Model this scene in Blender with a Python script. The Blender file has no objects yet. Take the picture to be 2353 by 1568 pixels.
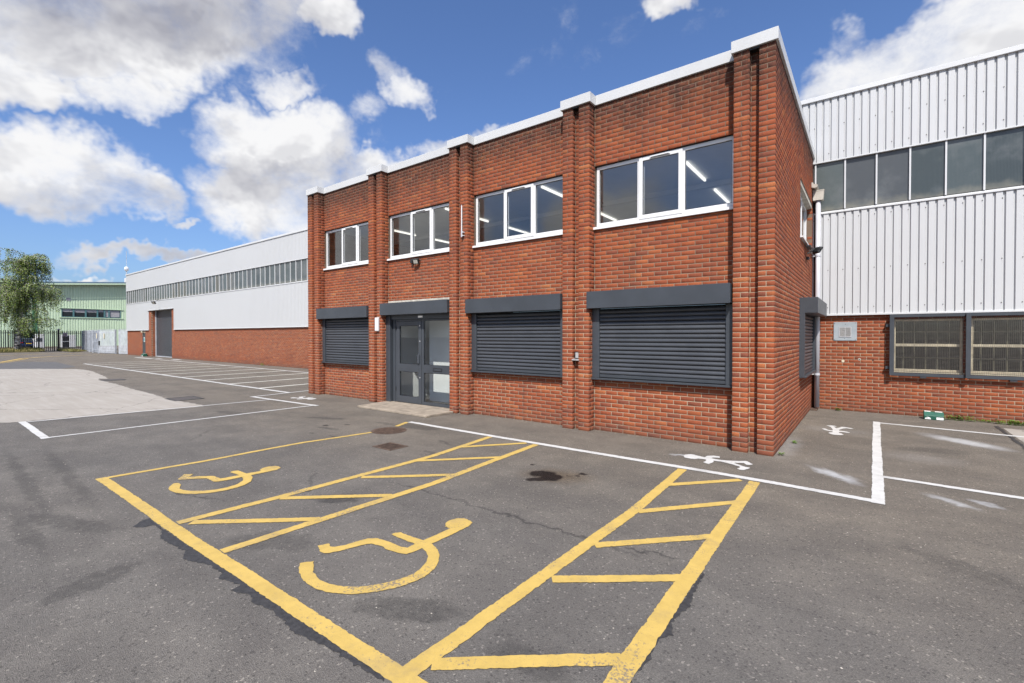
import bpy, bmesh, math, random
import numpy as np
from math import radians, sin, cos, pi
from mathutils import Vector, Matrix, Euler
from mathutils.geometry import tessellate_polygon
random.seed(7); np.random.seed(7)
scene = bpy.context.scene
COL = scene.collection

# ------------------------------------------------------------------ camera
cam_d = bpy.data.cameras.new('camera'); cam = bpy.data.objects.new('camera', cam_d); COL.objects.link(cam)
cam_d.sensor_width = 36; cam_d.lens = 36*1083.97/2352; cam_d.clip_start = .05; cam_d.clip_end = 3000
cam.location = (0, 0, 1.75)
cam.rotation_euler = Euler((radians(90-.678), 0, radians(37.051)), 'XYZ')
scene.camera = cam

# ------------------------------------------------------------------ sky, sun, exposure
SUN_AZ, SUN_EL = radians(29.5), radians(50)     # azimuth from the facade normal (-Y) towards +X
sun_dir = Vector((sin(SUN_AZ)*cos(SUN_EL), -cos(SUN_AZ)*cos(SUN_EL), sin(SUN_EL)))
sd = bpy.data.lights.new('sun', 'SUN'); sd.energy = 5.0; sd.angle = radians(.53); sd.color = (1, .955, .89)
so = bpy.data.objects.new('sun', sd); COL.objects.link(so); so.location = (20, -30, 40)
so.rotation_euler = (-sun_dir).to_track_quat('-Z', 'Y').to_euler()
vs = scene.view_settings; vs.view_transform = 'Standard'; vs.look = 'None'; vs.gamma = 1; vs.exposure = .36; vs.use_curve_mapping = False
scene.cycles.use_adaptive_sampling = True; scene.cycles.adaptive_threshold = .02
scene.cycles.max_bounces = 6; scene.cycles.diffuse_bounces = 3; scene.cycles.glossy_bounces = 3; scene.cycles.transparent_max_bounces = 16
scene.render.filter_size = 1.15
scene.cycles.caustics_reflective = False; scene.cycles.caustics_refractive = False
BLOBS=[(1.578, 3.276, 1.309, 3.542, -5.546, 9.604, 1),
(1.147, 10.085, -0.389, 8.935, -0.097, 23.852, 1),
(4.532, 14.626, 2.079, 8.452, -6.153, 24.863, 0.8),
(6.892, 12.577, 0.808, 12.885, -9.216, 33.536, 0.7),
(11.289, 14.187, 3.012, 7.241, -9.605, 18.1, 1),
(1.232, 7.914, 0.166, 3.44, -0.836, 14.296, 1.05),
(3.992, 15.891, -0.014, 5.164, -1.277, 23.903, 0.9),
(3.274, 6.365, 0.161, 3.763, -2.248, 12.316, 1.05),
(2.858, 6.133, -0.856, 3.583, 0.152, 13.052, 1.05),
(5.701, 6.572, 2.617, 1.375, -8.819, 19.152, 0.95),
(6.758, 5.01, 1.921, 2.109, -12.712, 25.734, 0.9),
(17.076, 10.594, 12.512, -1.687, -14.631, 14.691, 0.55),
(13.386, 14.446, 1.775, 6.976, -9.257, 22.73, 0.75),
(11.813, 10.688, 7.244, 0.745, -19.713, 27.869, 0.45),
(16.674, 33.288, 7.988, 17.845, -23.682, 61.447, 0.5),
(20.047, 8.998, -3.378, 12.651, -16.78, 30.377, 0.8),
(5.36, -0.368, -0.044, -0.246, -5.024, 12.117, 1.1),
(9.68, -1.425, -0.535, -0.149, -6.067, 13.47, 1.1),
(20.783, -1.524, 4.103, -5.731, -12.197, 24.503, 0.6),
(1.957, 7.034, 0.483, 6.321, -5.731, 57.813, 0.7),
(4.365, 23.755, -0.066, 6.133, -0.941, 67.317, 0.9),
(10.334, 30.553, 2.055, 14.08, -10.449, 84.533, 0.7),
(3.526, 5.979, 1.606, 4.187, -5.555, 11.489, 0.6)]
DARKS=[(1.88, 4.066, 1.415, 5.411, -7.178, 13.435, 0.95),
(3.499, 7.145, -0.319, 5.694, -1.849, 21.051, 0.7),
(6.498, 9.681, 1.235, 4.711, -6.259, 24.277, 0.75),
(1.265, 7.55, 0.444, 6.882, -3.177, 34.448, 0.45),
(1.957, 7.034, 0.483, 6.321, -5.731, 57.813, 0.8),
(8.647, -0.557, -0.956, 3.389, -15.997, 39.99, 0.25),
(3.627, 5.992, 1.669, 5.984, -7.938, 15.487, 0.7),
(2.374, 14.404, 0.262, 11.819, -2.451, 27.718, 0.4)]

# darker, thicker parts of the clouds (same format)
class NT:
    """tiny node-tree helper"""
    def __init__(s, nt): s.nt = nt; s.n = nt.nodes; s.l = nt.links
    def node(s, typ, **kw):
        nd = s.n.new(typ)
        for k, v in kw.items():
            if k == 'i':
                for kk, vv in v.items():
                    if hasattr(vv, 'is_output'): s.l.new(vv, nd.inputs[kk])
                    else: nd.inputs[kk].default_value = vv
            else: setattr(nd, k, v)
        return nd
    def math(s, op, a, b=None, c=None, clamp=False):
        nd = s.n.new('ShaderNodeMath'); nd.operation = op; nd.use_clamp = clamp
        for k, v in enumerate((a, b, c)):
            if v is None: continue
            if hasattr(v, 'is_output'): s.l.new(v, nd.inputs[k])
            else: nd.inputs[k].default_value = v
        return nd.outputs[0]
    def vmath(s, op, a, b=None, scale=None):
        nd = s.n.new('ShaderNodeVectorMath'); nd.operation = op
        for k, v in enumerate((a, b)):
            if v is None: continue
            if hasattr(v, 'is_output'): s.l.new(v, nd.inputs[k])
            else: nd.inputs[k].default_value = v
        if scale is not None:
            if hasattr(scale, 'is_output'): s.l.new(scale, nd.inputs['Scale'])
            else: nd.inputs['Scale'].default_value = scale
        return nd.outputs['Value' if op in ('LENGTH', 'DOT_PRODUCT', 'DISTANCE') else 'Vector']
    def mr(s, v, a, b, c=0., d=1., smooth=True):
        nd = s.n.new('ShaderNodeMapRange'); nd.interpolation_type = 'SMOOTHSTEP' if smooth else 'LINEAR'
        s.l.new(v, nd.inputs[0])
        for k, x in zip((1, 2, 3, 4), (a, b, c, d)): nd.inputs[k].default_value = x
        return nd.outputs[0]
    def noise(s, vec, scale, detail=3, rough=.5, dist=0., out='Fac'):
        nd = s.node('ShaderNodeTexNoise', i={'Scale': scale, 'Detail': detail, 'Roughness': rough, 'Distortion': dist})
        if vec is not None: s.l.new(vec, nd.inputs['Vector'])
        return nd.outputs[out]
    def mapping(s, vec, loc=(0,0,0), rot=(0,0,0), scale=(1,1,1), typ='POINT'):
        nd = s.node('ShaderNodeMapping', vector_type=typ)
        s.l.new(vec, nd.inputs['Vector']); nd.inputs['Location'].default_value = loc
        nd.inputs['Rotation'].default_value = rot; nd.inputs['Scale'].default_value = scale
        return nd.outputs[0]
    def mix(s, f, a, b, blend='MIX'):
        nd = s.n.new('ShaderNodeMix'); nd.data_type = 'RGBA'; nd.blend_type = blend
        for k, v in ((0, f), (6, a), (7, b)):
            if hasattr(v, 'is_output'): s.l.new(v, nd.inputs[k])
            elif isinstance(v, (int, float)): nd.inputs[k].default_value = v
            else: nd.inputs[k].default_value = (*v[:3], 1)
        return nd.outputs[2]
    def ramp(s, f, stops, interp='LINEAR'):
        nd = s.n.new('ShaderNodeValToRGB'); cr = nd.color_ramp; cr.interpolation = interp
        while len(cr.elements) < len(stops): cr.elements.new(.5)
        for e, (p, c) in zip(cr.elements, stops): e.position = p; e.color = (*c, 1)
        s.l.new(f, nd.inputs[0]); return nd.outputs[0]
    def bump(s, h, strength=.5, dist=.01):
        nd = s.node('ShaderNodeBump', i={'Strength': strength, 'Distance': dist, 'Height': h}); return nd.outputs[0]

world = bpy.data.worlds.new('World'); scene.world = world; world.use_nodes = True
def build_world():
    T = NT(world.node_tree); T.n.clear()
    sky = T.node('ShaderNodeTexSky', sky_type='NISHITA', sun_disc=False)
    sky.sun_elevation = SUN_EL; sky.sun_rotation = pi - SUN_AZ
    sky.altitude = 100; sky.air_density = 1.0; sky.dust_density = 2.0; sky.ozone_density = 1.6
    d = T.node('ShaderNodeTexCoord').outputs['Generated']
    dn = T.vmath('MULTIPLY', d, (1, 1, 1.5))
    wn = T.noise(d, 5., 5, .68, out='Color')
    dw = T.vmath('ADD', d, T.vmath('SCALE', T.vmath('SUBTRACT', wn, (.5, .5, .5)), scale=.19))
    def blobs(lst, edge):
        f = None                                   # each bank: inverse-scaled tangent axes and a weight
        for (ax, ay, az, bx, by, bz, w) in lst:
            a = T.vmath('DOT_PRODUCT', dw, (ax, ay, az)); b = T.vmath('DOT_PRODUCT', dw, (bx, by, bz))
            m = T.math('MULTIPLY_ADD', T.math('MULTIPLY_ADD', a, a, T.math('MULTIPLY', b, b)), -w/edge, w)
            f = T.math('MAXIMUM', 0. if f is None else f, m)
        return f
    f = T.mr(blobs(BLOBS, 1.5), 0., .85, 0., 1.)
    # elsewhere in the sky: the same kind of scattered cumulus
    seen = T.vmath('LENGTH', T.vmath('SUBTRACT', d, (-.55, .72, .38)))
    g = T.math('MULTIPLY', T.mr(T.noise(T.vmath('ADD', d, (8.1, 2.2, 5.5)), 2.1, 2, .5), .42, .60), T.mr(seen, .85, 1.15))
    f = T.math('MAXIMUM', f, g)
    N = T.noise(dn, 6.0, 8, .63, .15)
    dens = T.mr(T.math('ADD', f, T.math('MULTIPLY', T.math('SUBTRACT', N, .5), 2.0)), .14, 1.10)
    N2 = T.noise(dn, 6.5, 4, .6, .25)
    N3 = T.noise(T.vmath('ADD', dn, tuple(sun_dir*.045)), 6.5, 4, .6, .25)
    rel = T.mr(T.math('SUBTRACT', N3, N2), -.04, .13, 0., .34)           # side of each billow turned from the sun
    dk = T.math('ADD', T.math('MULTIPLY', blobs(DARKS, 1.4), T.mr(N2, .22, .6)), rel, clamp=True)
    ccol = T.mix(dk, (9.2, 9.2, 9.3), (4.0, 4.05, 4.6))
    skyc = T.mix(1.0, sky.outputs[0], (1.02,1.26,1.68), 'MULTIPLY')
    final = T.mix(dens, skyc, ccol)
    bg = T.node('ShaderNodeBackground', i={'Color': final, 'Strength': .08})
    out = T.node('ShaderNodeOutputWorld', i={'Surface': bg.outputs[0]})
build_world(); world.cycles.sampling_method = 'MANUAL'; world.cycles.sample_map_resolution = 512

# ------------------------------------------------------------------ object helpers
WP = {}                                            # world origin of each object by name
def put(o, parent, wloc):
    COL.objects.link(o)
    if parent is not None:
        o.parent = parent; p = WP[parent.name]; o.location = (wloc[0]-p[0], wloc[1]-p[1], wloc[2]-p[2])
    else: o.location = wloc
    WP[o.name] = tuple(wloc); return o
def empty(name, loc, parent=None):
    o = bpy.data.objects.new(name, None); o.empty_display_size = .2; return put(o, parent, loc)
def tag(o, label, cat=None, group=None, kind=None):
    if label: o['label'] = label
    if cat: o['category'] = cat
    if group: o['group'] = group
    if kind: o['kind'] = kind
    return o
class MB:
    def __init__(s): s.v = []; s.f = []
    def box(s, x0, x1, y0, y1, z0, z1):
        x0, x1 = sorted((x0, x1)); y0, y1 = sorted((y0, y1)); z0, z1 = sorted((z0, z1))
        b = len(s.v)
        s.v += [(x0,y0,z0),(x1,y0,z0),(x1,y1,z0),(x0,y1,z0),(x0,y0,z1),(x1,y0,z1),(x1,y1,z1),(x0,y1,z1)]
        s.f += [tuple(b+i for i in q) for q in ((0,3,2,1),(4,5,6,7),(0,1,5,4),(1,2,6,5),(2,3,7,6),(3,0,4,7))]
        return s
    def poly(s, pts):
        b = len(s.v); s.v += [tuple(p) for p in pts]; s.f.append(tuple(range(b, b+len(pts)))); return s
    def prism(s, pts, off):
        """closed 3-D polygon swept by vector off"""
        b = len(s.v); n = len(pts)
        s.v += [tuple(p) for p in pts] + [(p[0]+off[0], p[1]+off[1], p[2]+off[2]) for p in pts]
        s.f += [tuple(b+i for i in range(n-1, -1, -1)), tuple(b+n+i for i in range(n))]
        s.f += [(b+i, b+(i+1) % n, b+n+(i+1) % n, b+n+i) for i in range(n)]
        return s
    def tube(s, pts, rad, n=8, cap=True):
        pts = [Vector(p) for p in pts]
        if not hasattr(rad, '__len__'): rad = [rad]*len(pts)
        rings = []; ref = None
        for i, p in enumerate(pts):
            t = (pts[min(i+1, len(pts)-1)] - pts[max(i-1, 0)]).normalized()
            if ref is None: ref = t.orthogonal().normalized()
            ref = (ref - t*ref.dot(t)).normalized(); bi = t.cross(ref)
            b = len(s.v)
            for k in range(n):
                a = 2*pi*k/n; q = p + (ref*cos(a) + bi*sin(a))*rad[i]; s.v.append(tuple(q))
            rings.append(b)
        for a, b in zip(rings, rings[1:]):
            s.f += [(a+k, a+(k+1) % n, b+(k+1) % n, b+k) for k in range(n)]
        if cap:
            s.f += [tuple(rings[0]+k for k in range(n-1, -1, -1)), tuple(rings[-1]+k for k in range(n))]
        return s
    def mesh(s, name, mat, c, smooth=False):
        me = bpy.data.meshes.new(name)
        me.from_pydata([(x-c[0], y-c[1], z-c[2]) for x, y, z in s.v], [], s.f)
        me.materials.append(mat)
        if smooth: me.polygons.foreach_set('use_smooth', [True]*len(me.polygons))
        me.update(); return me
    def build(s, name, mat, parent=None, bevel=0., smooth=False, fix=False):
        a = np.array(s.v); c = tuple(float(t) for t in (a.min(0)+a.max(0))/2)
        if parent is None: c = (c[0], c[1], float(a[:, 2].min()))
        me = s.mesh(name, mat, c, smooth)
        if bevel or fix:
            bm = bmesh.new(); bm.from_mesh(me)
            if fix: bmesh.ops.recalc_face_normals(bm, faces=bm.faces)
            if bevel: bmesh.ops.bevel(bm, geom=bm.edges[:], offset=bevel, segments=1, affect='EDGES', clamp_overlap=True)
            bm.to_mesh(me); bm.free()
        return put(bpy.data.objects.new(name, me), parent, c)
def box(name, mat, parent, *b, bevel=0.): return MB().box(*b).build(name, mat, parent, bevel)
def text_mb(txt, size, to_world):
    """flat lettering as mesh; to_world maps (u, v) to a point"""
    cu = bpy.data.curves.new('t', 'FONT'); cu.body = txt; cu.size = size; cu.align_x = 'CENTER'; cu.align_y = 'CENTER'
    o = bpy.data.objects.new('t', cu); COL.objects.link(o)
    me = bpy.data.meshes.new_from_object(o.evaluated_get(bpy.context.evaluated_depsgraph_get()))
    m = MB(); m.v = [to_world(v.co.x, v.co.y) for v in me.vertices]; m.f = [tuple(p.vertices) for p in me.polygons]
    bpy.data.objects.remove(o); bpy.data.curves.remove(cu); bpy.data.meshes.remove(me); return m

# ------------------------------------------------------------------ materials
def new_mat(name):
    m = bpy.data.materials.new(name); m.use_nodes = True; T = NT(m.node_tree); T.n.clear()
    b = T.node('ShaderNodeBsdfPrincipled'); o = T.node('ShaderNodeOutputMaterial', i={'Surface': b.outputs[0]})
    T.b = b; T.o = o; T.pos = T.node('ShaderNodeNewGeometry').outputs['Position']
    return m, T
def setb(T, **kw):
    for k, v in kw.items():
        k = k.replace('_', ' ')
        if hasattr(v, 'is_output'): T.l.new(v, T.b.inputs[k])
        elif isinstance(v, tuple): T.b.inputs[k].default_value = (*v, 1)
        else: T.b.inputs[k].default_value = v
def simple(name, col, rough=.5, metal=0., var=.12, scale=3., bump=0., bscale=80., spec=.5):
    m, T = new_mat(name)
    n = T.noise(T.pos, scale, 5, .6)
    c = T.mix(T.mr(n, .3, .7), tuple(x*(1-var) for x in col), tuple(min(1, x*(1+var)) for x in col))
    setb(T, Base_Color=c, Roughness=T.mr(T.noise(T.pos, scale*4, 3), .2, .8, rough*.85, min(1, rough*1.15), False), Metallic=metal)
    T.b.inputs['Specular IOR Level'].default_value = spec
    if bump: setb(T, Normal=T.bump(T.noise(T.pos, bscale, 4, .6), bump, .003))
    return m
def rnd_value(T):
    oi = T.node('ShaderNodeObjectInfo').outputs['Random']; isl = T.node('ShaderNodeNewGeometry').outputs['Random Per Island']
    return T.math('FRACT', T.math('ADD', T.math('MULTIPLY', oi, 7.31), T.math('MULTIPLY', isl, 3.77)))
def mat_brick(name, soot_z=None, dark=1.):
    m, T = new_mat(name); r = rnd_value(T)
    k = dark*.93
    c = T.ramp(r, [(0, (.20*k,.064*k,.040*k)), (.10, (.262*k,.070*k,.035*k)), (.4, (.305*k,.077*k,.033*k)), (.75, (.340*k,.087*k,.034*k)), (.95, (.375*k,.104*k,.039*k)), (1, (.43*k,.145*k,.054*k))])
    st = T.mapping(T.pos, scale=(1, 1, 2.2))
    n1 = T.noise(st, 45, 6, .65); n2 = T.noise(T.pos, 6, 4, .6)
    c = T.mix(T.mr(n1, .34, .62), T.mix(.40, c, (.12,.040,.025)), c)
    c = T.mix(T.mr(n2, .3, .75, 0, .25), c, T.mix(.4, c, (.45,.15,.065)))
    c = T.mix(T.mr(T.noise(T.pos, 1.1, 4, .6), .35, .7, .2, 0), c, (.16,.06,.038))
    z = T.node('ShaderNodeSeparateXYZ', i={'Vector': T.pos}).outputs['Z']
    if soot_z:
        s = T.math('ADD', z, T.math('MULTIPLY', T.math('SUBTRACT', T.noise(T.mapping(T.pos, scale=(1.4, 1.4, .5)), 2.3, 6, .65), .5), 1.5))
        s = T.mr(s, soot_z-.75, soot_z+.25, 0, .85)
        s = T.math('MULTIPLY', s, T.mr(T.noise(T.pos, 22, 5, .7), .25, .6, .45, 1))
        c = T.mix(s, c, (.028,.021,.018))
    stk = T.noise(T.mapping(T.pos, scale=(5, 5, .35)), 1.6, 5, .65)
    c = T.mix(T.mr(stk, .54, .74, 0, .42), c, (.085,.040,.030))      # rain streaks
    c = T.mix(T.mr(T.noise(T.mapping(T.pos, scale=(2, 2, 1)), 1.3, 5, .7), .66, .8, 0, .30), c, (.50,.36,.27))   # bloom of salts
    g = T.math('ADD', z, T.math('MULTIPLY', T.math('SUBTRACT', T.noise(T.pos, 3., 4, .6), .5), .35))
    c = T.mix(T.mr(g, .3, .02, 0, .4), c, (.10,.06,.045))       # splash dirt at the foot of the wall
    setb(T, Base_Color=c, Roughness=.92); T.b.inputs['Specular IOR Level'].default_value = .2
    h = T.math('ADD', n1, T.math('MULTIPLY', T.noise(T.pos, 130, 3, .6), .35))
    setb(T, Normal=T.bump(h, .6, .006)); return m
def mat_mortar(name, light, dark, z0, z1):
    m, T = new_mat(name)
    z = T.node('ShaderNodeSeparateXYZ', i={'Vector': T.pos}).outputs['Z']
    zz = T.math('ADD', z, T.math('MULTIPLY', T.math('SUBTRACT', T.noise(T.pos, .9, 4, .6), .5), 2.4))
    c = T.mix(T.mr(zz, z0, z1), light, dark)
    c = T.mix(T.mr(T.noise(T.pos, 9, 5, .65), .4, .7, 0, .55), c, tuple(x*.45 for x in light))
    c = T.mix(T.mr(zz, .75, .2, 0, .55), c, (.13,.10,.08))
    setb(T, Base_Color=c, Roughness=.95, Normal=T.bump(T.noise(T.pos, 160, 3, .6), .5, .004)); return m
def stain(T, vec, cx, cy, rx, ry, ang, w, soft=.45):
    L = T.vmath('LENGTH', T.mapping(vec, (cx, cy, 0), (0, 0, radians(ang)), (rx, ry, 1e3), 'TEXTURE'))
    return T.mr(L, 1., 1.-soft, 0., w)
def maxall(T, xs):
    r = xs[0]
    for x in xs[1:]: r = T.math('MAXIMUM', r, x)
    return r
def mat_asphalt():
    m, T = new_mat('asphalt'); P = T.pos
    vor = T.node('ShaderNodeTexVoronoi', i={'Scale': 190., 'Vector': P})
    sp = T.node('ShaderNodeSeparateColor', i={'Color': vor.outputs['Color']}).outputs[0]
    vor2 = T.node('ShaderNodeTexVoronoi', i={'Scale': 85., 'Vector': P})
    sp2 = T.node('ShaderNodeSeparateColor', i={'Color': vor2.outputs['Color']})
    fine = T.noise(P, 230, 3, .7)
    c = T.ramp(T.math('ADD', T.math('MULTIPLY', sp, .55), T.math('MULTIPLY', fine, .45)), [(0, (.085,.078,.072)), (.35, (.125,.116,.107)), (.62, (.152,.142,.130)), (.85, (.198,.184,.166)), (1, (.28,.26,.23))])
    c = T.mix(T.mr(sp2.outputs[1], .968, .985, 0, .55), c, (.36,.33,.29))      # pale stones
    c = T.mix(T.mr(sp2.outputs[2], .95, .975, 0, .5), c, (.04,.038,.037))
    big = T.noise(P, .33, 5, .6); mid = T.noise(P, 1.7, 5, .62)
    c = T.mix(T.mr(big, .32, .68, .0, .55), c, T.mix(1., c, (1.22,1.19,1.15), 'MULTIPLY'))
    c = T.mix(T.mr(mid, .38, .66, .5, 0), c, T.mix(1., c, (.70,.70,.72), 'MULTIPLY'))
    # newer, greyer laying in front of the yellow bays, warm dusty one towards the building
    sep = T.node('ShaderNodeSeparateXYZ', i={'Vector': P})
    dusty = T.mr(T.math('ADD', sep.outputs[1], T.math('MULTIPLY', T.math('SUBTRACT', mid, .5), 1.5)), 2.5, 6.5)
    c = T.mix(dusty, c, T.mix(1., c, (1.10,1.04,.95), 'MULTIPLY'))
    wv = T.vmath('ADD', P, T.vmath('SCALE', T.vmath('SUBTRACT', T.noise(P, 5., 4, .6, out='Color'), (.5,.5,.5)), scale=.28))
    wf = T.vmath('ADD', P, T.vmath('SCALE', T.vmath('SUBTRACT', T.noise(P, 9., 4, .65, out='Color'), (.5,.5,.5)), scale=.16))
    soft = maxall(T, [stain(T, wv, *a) for a in ASPH_SOFT])
    c = T.mix(T.math('MULTIPLY', soft, T.mr(T.noise(P, 16, 4, .65), .25, .65, .5, 1)), c, (.040,.038,.037))
    oil = maxall(T, [stain(T, wf, *a) for a in ASPH_OIL])
    c = T.mix(oil, c, (.014,.012,.011))
    halo = maxall(T, [stain(T, wv, *a) for a in ASPH_HALO]); c = T.mix(halo, c, T.mix(1., c, (.78,.66,.52), 'MULTIPLY'))
    lt = maxall(T, [stain(T, wv, *a) for a in ASPH_LIGHT])
    c = T.mix(T.math('MULTIPLY', lt, T.mr(T.noise(T.mapping(P, rot=(0,0,-.7), scale=(6,30,1)), 1.2, 5, .7), .22, .6, .25, 1)), c, (.50,.51,.52))
    # tyre scuffs and broad tonal drift of the old surfacing
    c = T.mix(T.mr(T.noise(T.mapping(P, rot=(0,0,.4), scale=(1,2.2,1)), .55, 6, .62), .36, .62, .5, 0), c, T.mix(1., c, (.70,.70,.715), 'MULTIPLY'))
    tr = T.noise(T.mapping(P, rot=(0,0,radians(38)), scale=(.5,7,1)), 1.3, 5, .7)
    c = T.mix(T.mr(tr, .62, .78, 0, .35), c, (.075,.073,.073))
    setb(T, Base_Color=c, Roughness=T.mr(oil, 0, 1, .88, .6)); T.b.inputs['Specular IOR Level'].default_value = .25
    h = T.math('ADD', T.math('MULTIPLY', vor.outputs['Distance'], 1.2), fine)
    setb(T, Normal=T.bump(h, .65, .006)); return m
def mat_paint(name, col, worn, wear=.60):
    m, T = new_mat(name); P = T.pos
    n = T.noise(P, 55, 6, .75); b = T.noise(P, 1.6, 5, .65)
    w = T.mr(T.math('ADD', n, T.math('MULTIPLY', T.math('SUBTRACT', b, .5), .75)), wear, wear+.06)
    c = T.mix(T.mr(T.noise(P, 6, 5, .7), .3, .75, 0, .7), col, tuple(x*.74 for x in col))
    c = T.mix(T.mr(T.noise(P, 2.1, 6, .7), .52, .72, 0, .45), c, worn)
    scr = T.noise(T.mapping(P, rot=(0,0,.6), scale=(3,34,1)), 1.5, 4, .7)
    c = T.mix(T.mr(scr, .6, .75, 0, .30), c, worn)
    c = T.mix(T.mr(T.noise(P, 240, 2, .5), .58, .72, 0, .35), c, worn)
    c = T.mix(w, c, worn)
    setb(T, Base_Color=c, Roughness=.75, Normal=T.bump(T.noise(P, 220, 4, .7), .5, .004)); return m
def mat_glass(name, tint=(.93,.95,.95), refl=.06, rough=0.):
    m = bpy.data.materials.new(name); m.use_nodes = True; T = NT(m.node_tree); T.n.clear()
    tr = T.node('ShaderNodeBsdfTransparent', i={'Color': (*tint, 1)})
    gl = T.node('ShaderNodeBsdfGlossy', i={'Color': (1, 1, 1, 1), 'Roughness': rough})
    P = T.node('ShaderNodeNewGeometry').outputs['Position']
    T.l.new(T.bump(T.noise(P, 1.2, 2, .5), .06, .02), gl.inputs['Normal'])
    fc = T.node('ShaderNodeLayerWeight', i={'Blend': .5}).outputs['Facing']
    fr = T.math('ADD', refl, T.math('MULTIPLY', T.math('POWER', fc, 5.), 1-refl))
    mx = T.node('ShaderNodeMixShader', i={0: fr, 1: tr.outputs[0], 2: gl.outputs[0]})
    T.node('ShaderNodeOutputMaterial', i={'Surface': mx.outputs[0]}); return m
WC1=[(-3.643,2.142),(-3.607,2.223),(-3.548,2.195),(-3.511,2.217),(-3.469,2.294),(-3.457,2.383),(-3.430,2.480),(-3.365,2.535),(-3.195,2.551),(-3.068,2.544),(-3.018,2.567),(-3.025,2.650),(-3.018,2.756),(-3.013,3.032),(-3.018,3.064),(-3.078,3.065),(-3.126,3.113),(-3.151,3.193),(-3.132,3.264),(-3.075,3.308),(-2.987,3.305),(-2.940,3.279),(-2.913,3.190),(-2.909,3.021),(-2.913,2.744),(-2.915,2.607),(-2.935,2.484),(-3.017,2.459),(-3.156,2.443),(-3.193,2.463),(-3.319,2.437),(-3.343,2.409),(-3.384,2.300),(-3.413,2.196),(-3.446,2.127),(-3.473,2.099),(-3.519,2.094)]
WC1b=[(-3.329,2.659),(-3.334,2.699),(-3.303,2.734),(-3.174,2.733),(-2.982,2.742),(-2.896,2.737),(-2.795,2.697),(-2.710,2.633),(-2.635,2.551),(-2.580,2.446),(-2.552,2.329),(-2.561,2.243),(-2.589,2.131),(-2.642,2.030),(-2.706,1.949),(-2.768,1.880),(-2.848,1.831),(-2.933,1.790),(-3.032,1.769),(-3.135,1.766),(-3.223,1.778),(-3.333,1.814),(-3.400,1.849),(-3.476,1.898),(-3.414,1.975),(-3.287,1.895),(-3.206,1.865),(-3.127,1.850),(-3.013,1.858),(-2.923,1.892),(-2.831,1.950),(-2.769,2.015),(-2.718,2.096),(-2.669,2.204),(-2.652,2.306),(-2.669,2.403),(-2.712,2.493),(-2.773,2.567),(-2.838,2.609),(-2.916,2.635),(-3.031,2.655),(-3.155,2.652),(-3.250,2.649)]
WC2=[(-6.698,2.119),(-6.870,2.241),(-6.802,2.322),(-6.696,2.242),(-6.615,2.337),(-6.539,2.406),(-6.493,2.438),(-6.317,2.440),(-6.299,2.509),(-6.280,2.651),(-6.277,2.740),(-6.256,2.898),(-6.313,2.910),(-6.367,2.963),(-6.383,3.041),(-6.340,3.120),(-6.281,3.142),(-6.195,3.126),(-6.147,3.067),(-6.144,2.961),(-6.162,2.755),(-6.169,2.630),(-6.181,2.462),(-6.206,2.376),(-6.241,2.342),(-6.342,2.345),(-6.461,2.345),(-6.541,2.265),(-6.612,2.168),(-6.650,2.118)]
WC2b=[(-6.512,2.631),(-6.540,2.683),(-6.514,2.727),(-6.281,2.729),(-6.137,2.730),(-6.022,2.691),(-5.886,2.606),(-5.813,2.507),(-5.784,2.406),(-5.785,2.275),(-5.825,2.153),(-5.907,2.044),(-6.029,1.960),(-6.142,1.919),(-6.281,1.911),(-6.363,1.919),(-6.462,1.966),(-6.545,2.029),(-6.515,2.072),(-6.420,2.061),(-6.286,2.002),(-6.196,1.999),(-6.094,2.034),(-5.973,2.126),(-5.899,2.236),(-5.884,2.343),(-5.911,2.471),(-6.014,2.575),(-6.117,2.620),(-6.255,2.641),(-6.349,2.642)]
PED1=[(-2.139,6.964),(-2.130,7.065),(-2.084,7.126),(-2.027,7.129),(-1.977,7.100),(-1.866,7.067),(-1.863,7.134),(-1.838,7.197),(-1.788,7.239),(-1.715,7.252),(-1.693,7.224),(-1.684,7.153),(-1.731,7.151),(-1.769,7.122),(-1.775,7.067),(-1.683,7.054),(-1.577,7.060),(-1.500,7.101),(-1.350,7.201),(-1.324,7.187),(-1.237,7.064),(-1.270,7.017),(-1.303,7.001),(-1.353,7.070),(-1.459,6.998),(-1.338,6.902),(-1.288,6.873),(-1.233,6.866),(-1.255,6.768),(-1.284,6.691),(-1.317,6.678),(-1.364,6.724),(-1.342,6.806),(-1.364,6.848),(-1.435,6.885),(-1.525,6.932),(-1.622,6.961),(-1.716,6.948),(-1.699,6.871),(-1.706,6.795),(-1.723,6.731),(-1.767,6.749),(-1.808,6.777),(-1.795,6.858),(-1.814,6.947),(-1.864,6.949),(-1.921,6.936),(-1.957,6.883),(-2.019,6.867),(-2.085,6.883)]
PED2=[(-0.644,11.016),(-0.571,11.071),(-0.503,11.065),(-0.471,11.007),(-0.523,10.953),(-0.470,10.790),(-0.429,10.895),(-0.386,11.029),(-0.323,11.022),(-0.206,10.950),(-0.245,10.881),(-0.292,10.898),(-0.320,10.903),(-0.359,10.842),(-0.423,10.654),(-0.413,10.534),(-0.362,10.540),(-0.295,10.524),(-0.249,10.467),(-0.272,10.401),(-0.321,10.418),(-0.371,10.441),(-0.414,10.396),(-0.409,10.307),(-0.372,10.271),(-0.334,10.174),(-0.356,10.111),(-0.406,10.073),(-0.470,10.062),(-0.526,10.094),(-0.559,10.188),(-0.542,10.262),(-0.509,10.324),(-0.508,10.412),(-0.556,10.400),(-0.628,10.461),(-0.694,10.587),(-0.638,10.630),(-0.615,10.600),(-0.590,10.520),(-0.541,10.496),(-0.510,10.512),(-0.532,10.716),(-0.560,10.856),(-0.593,10.942)]
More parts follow.
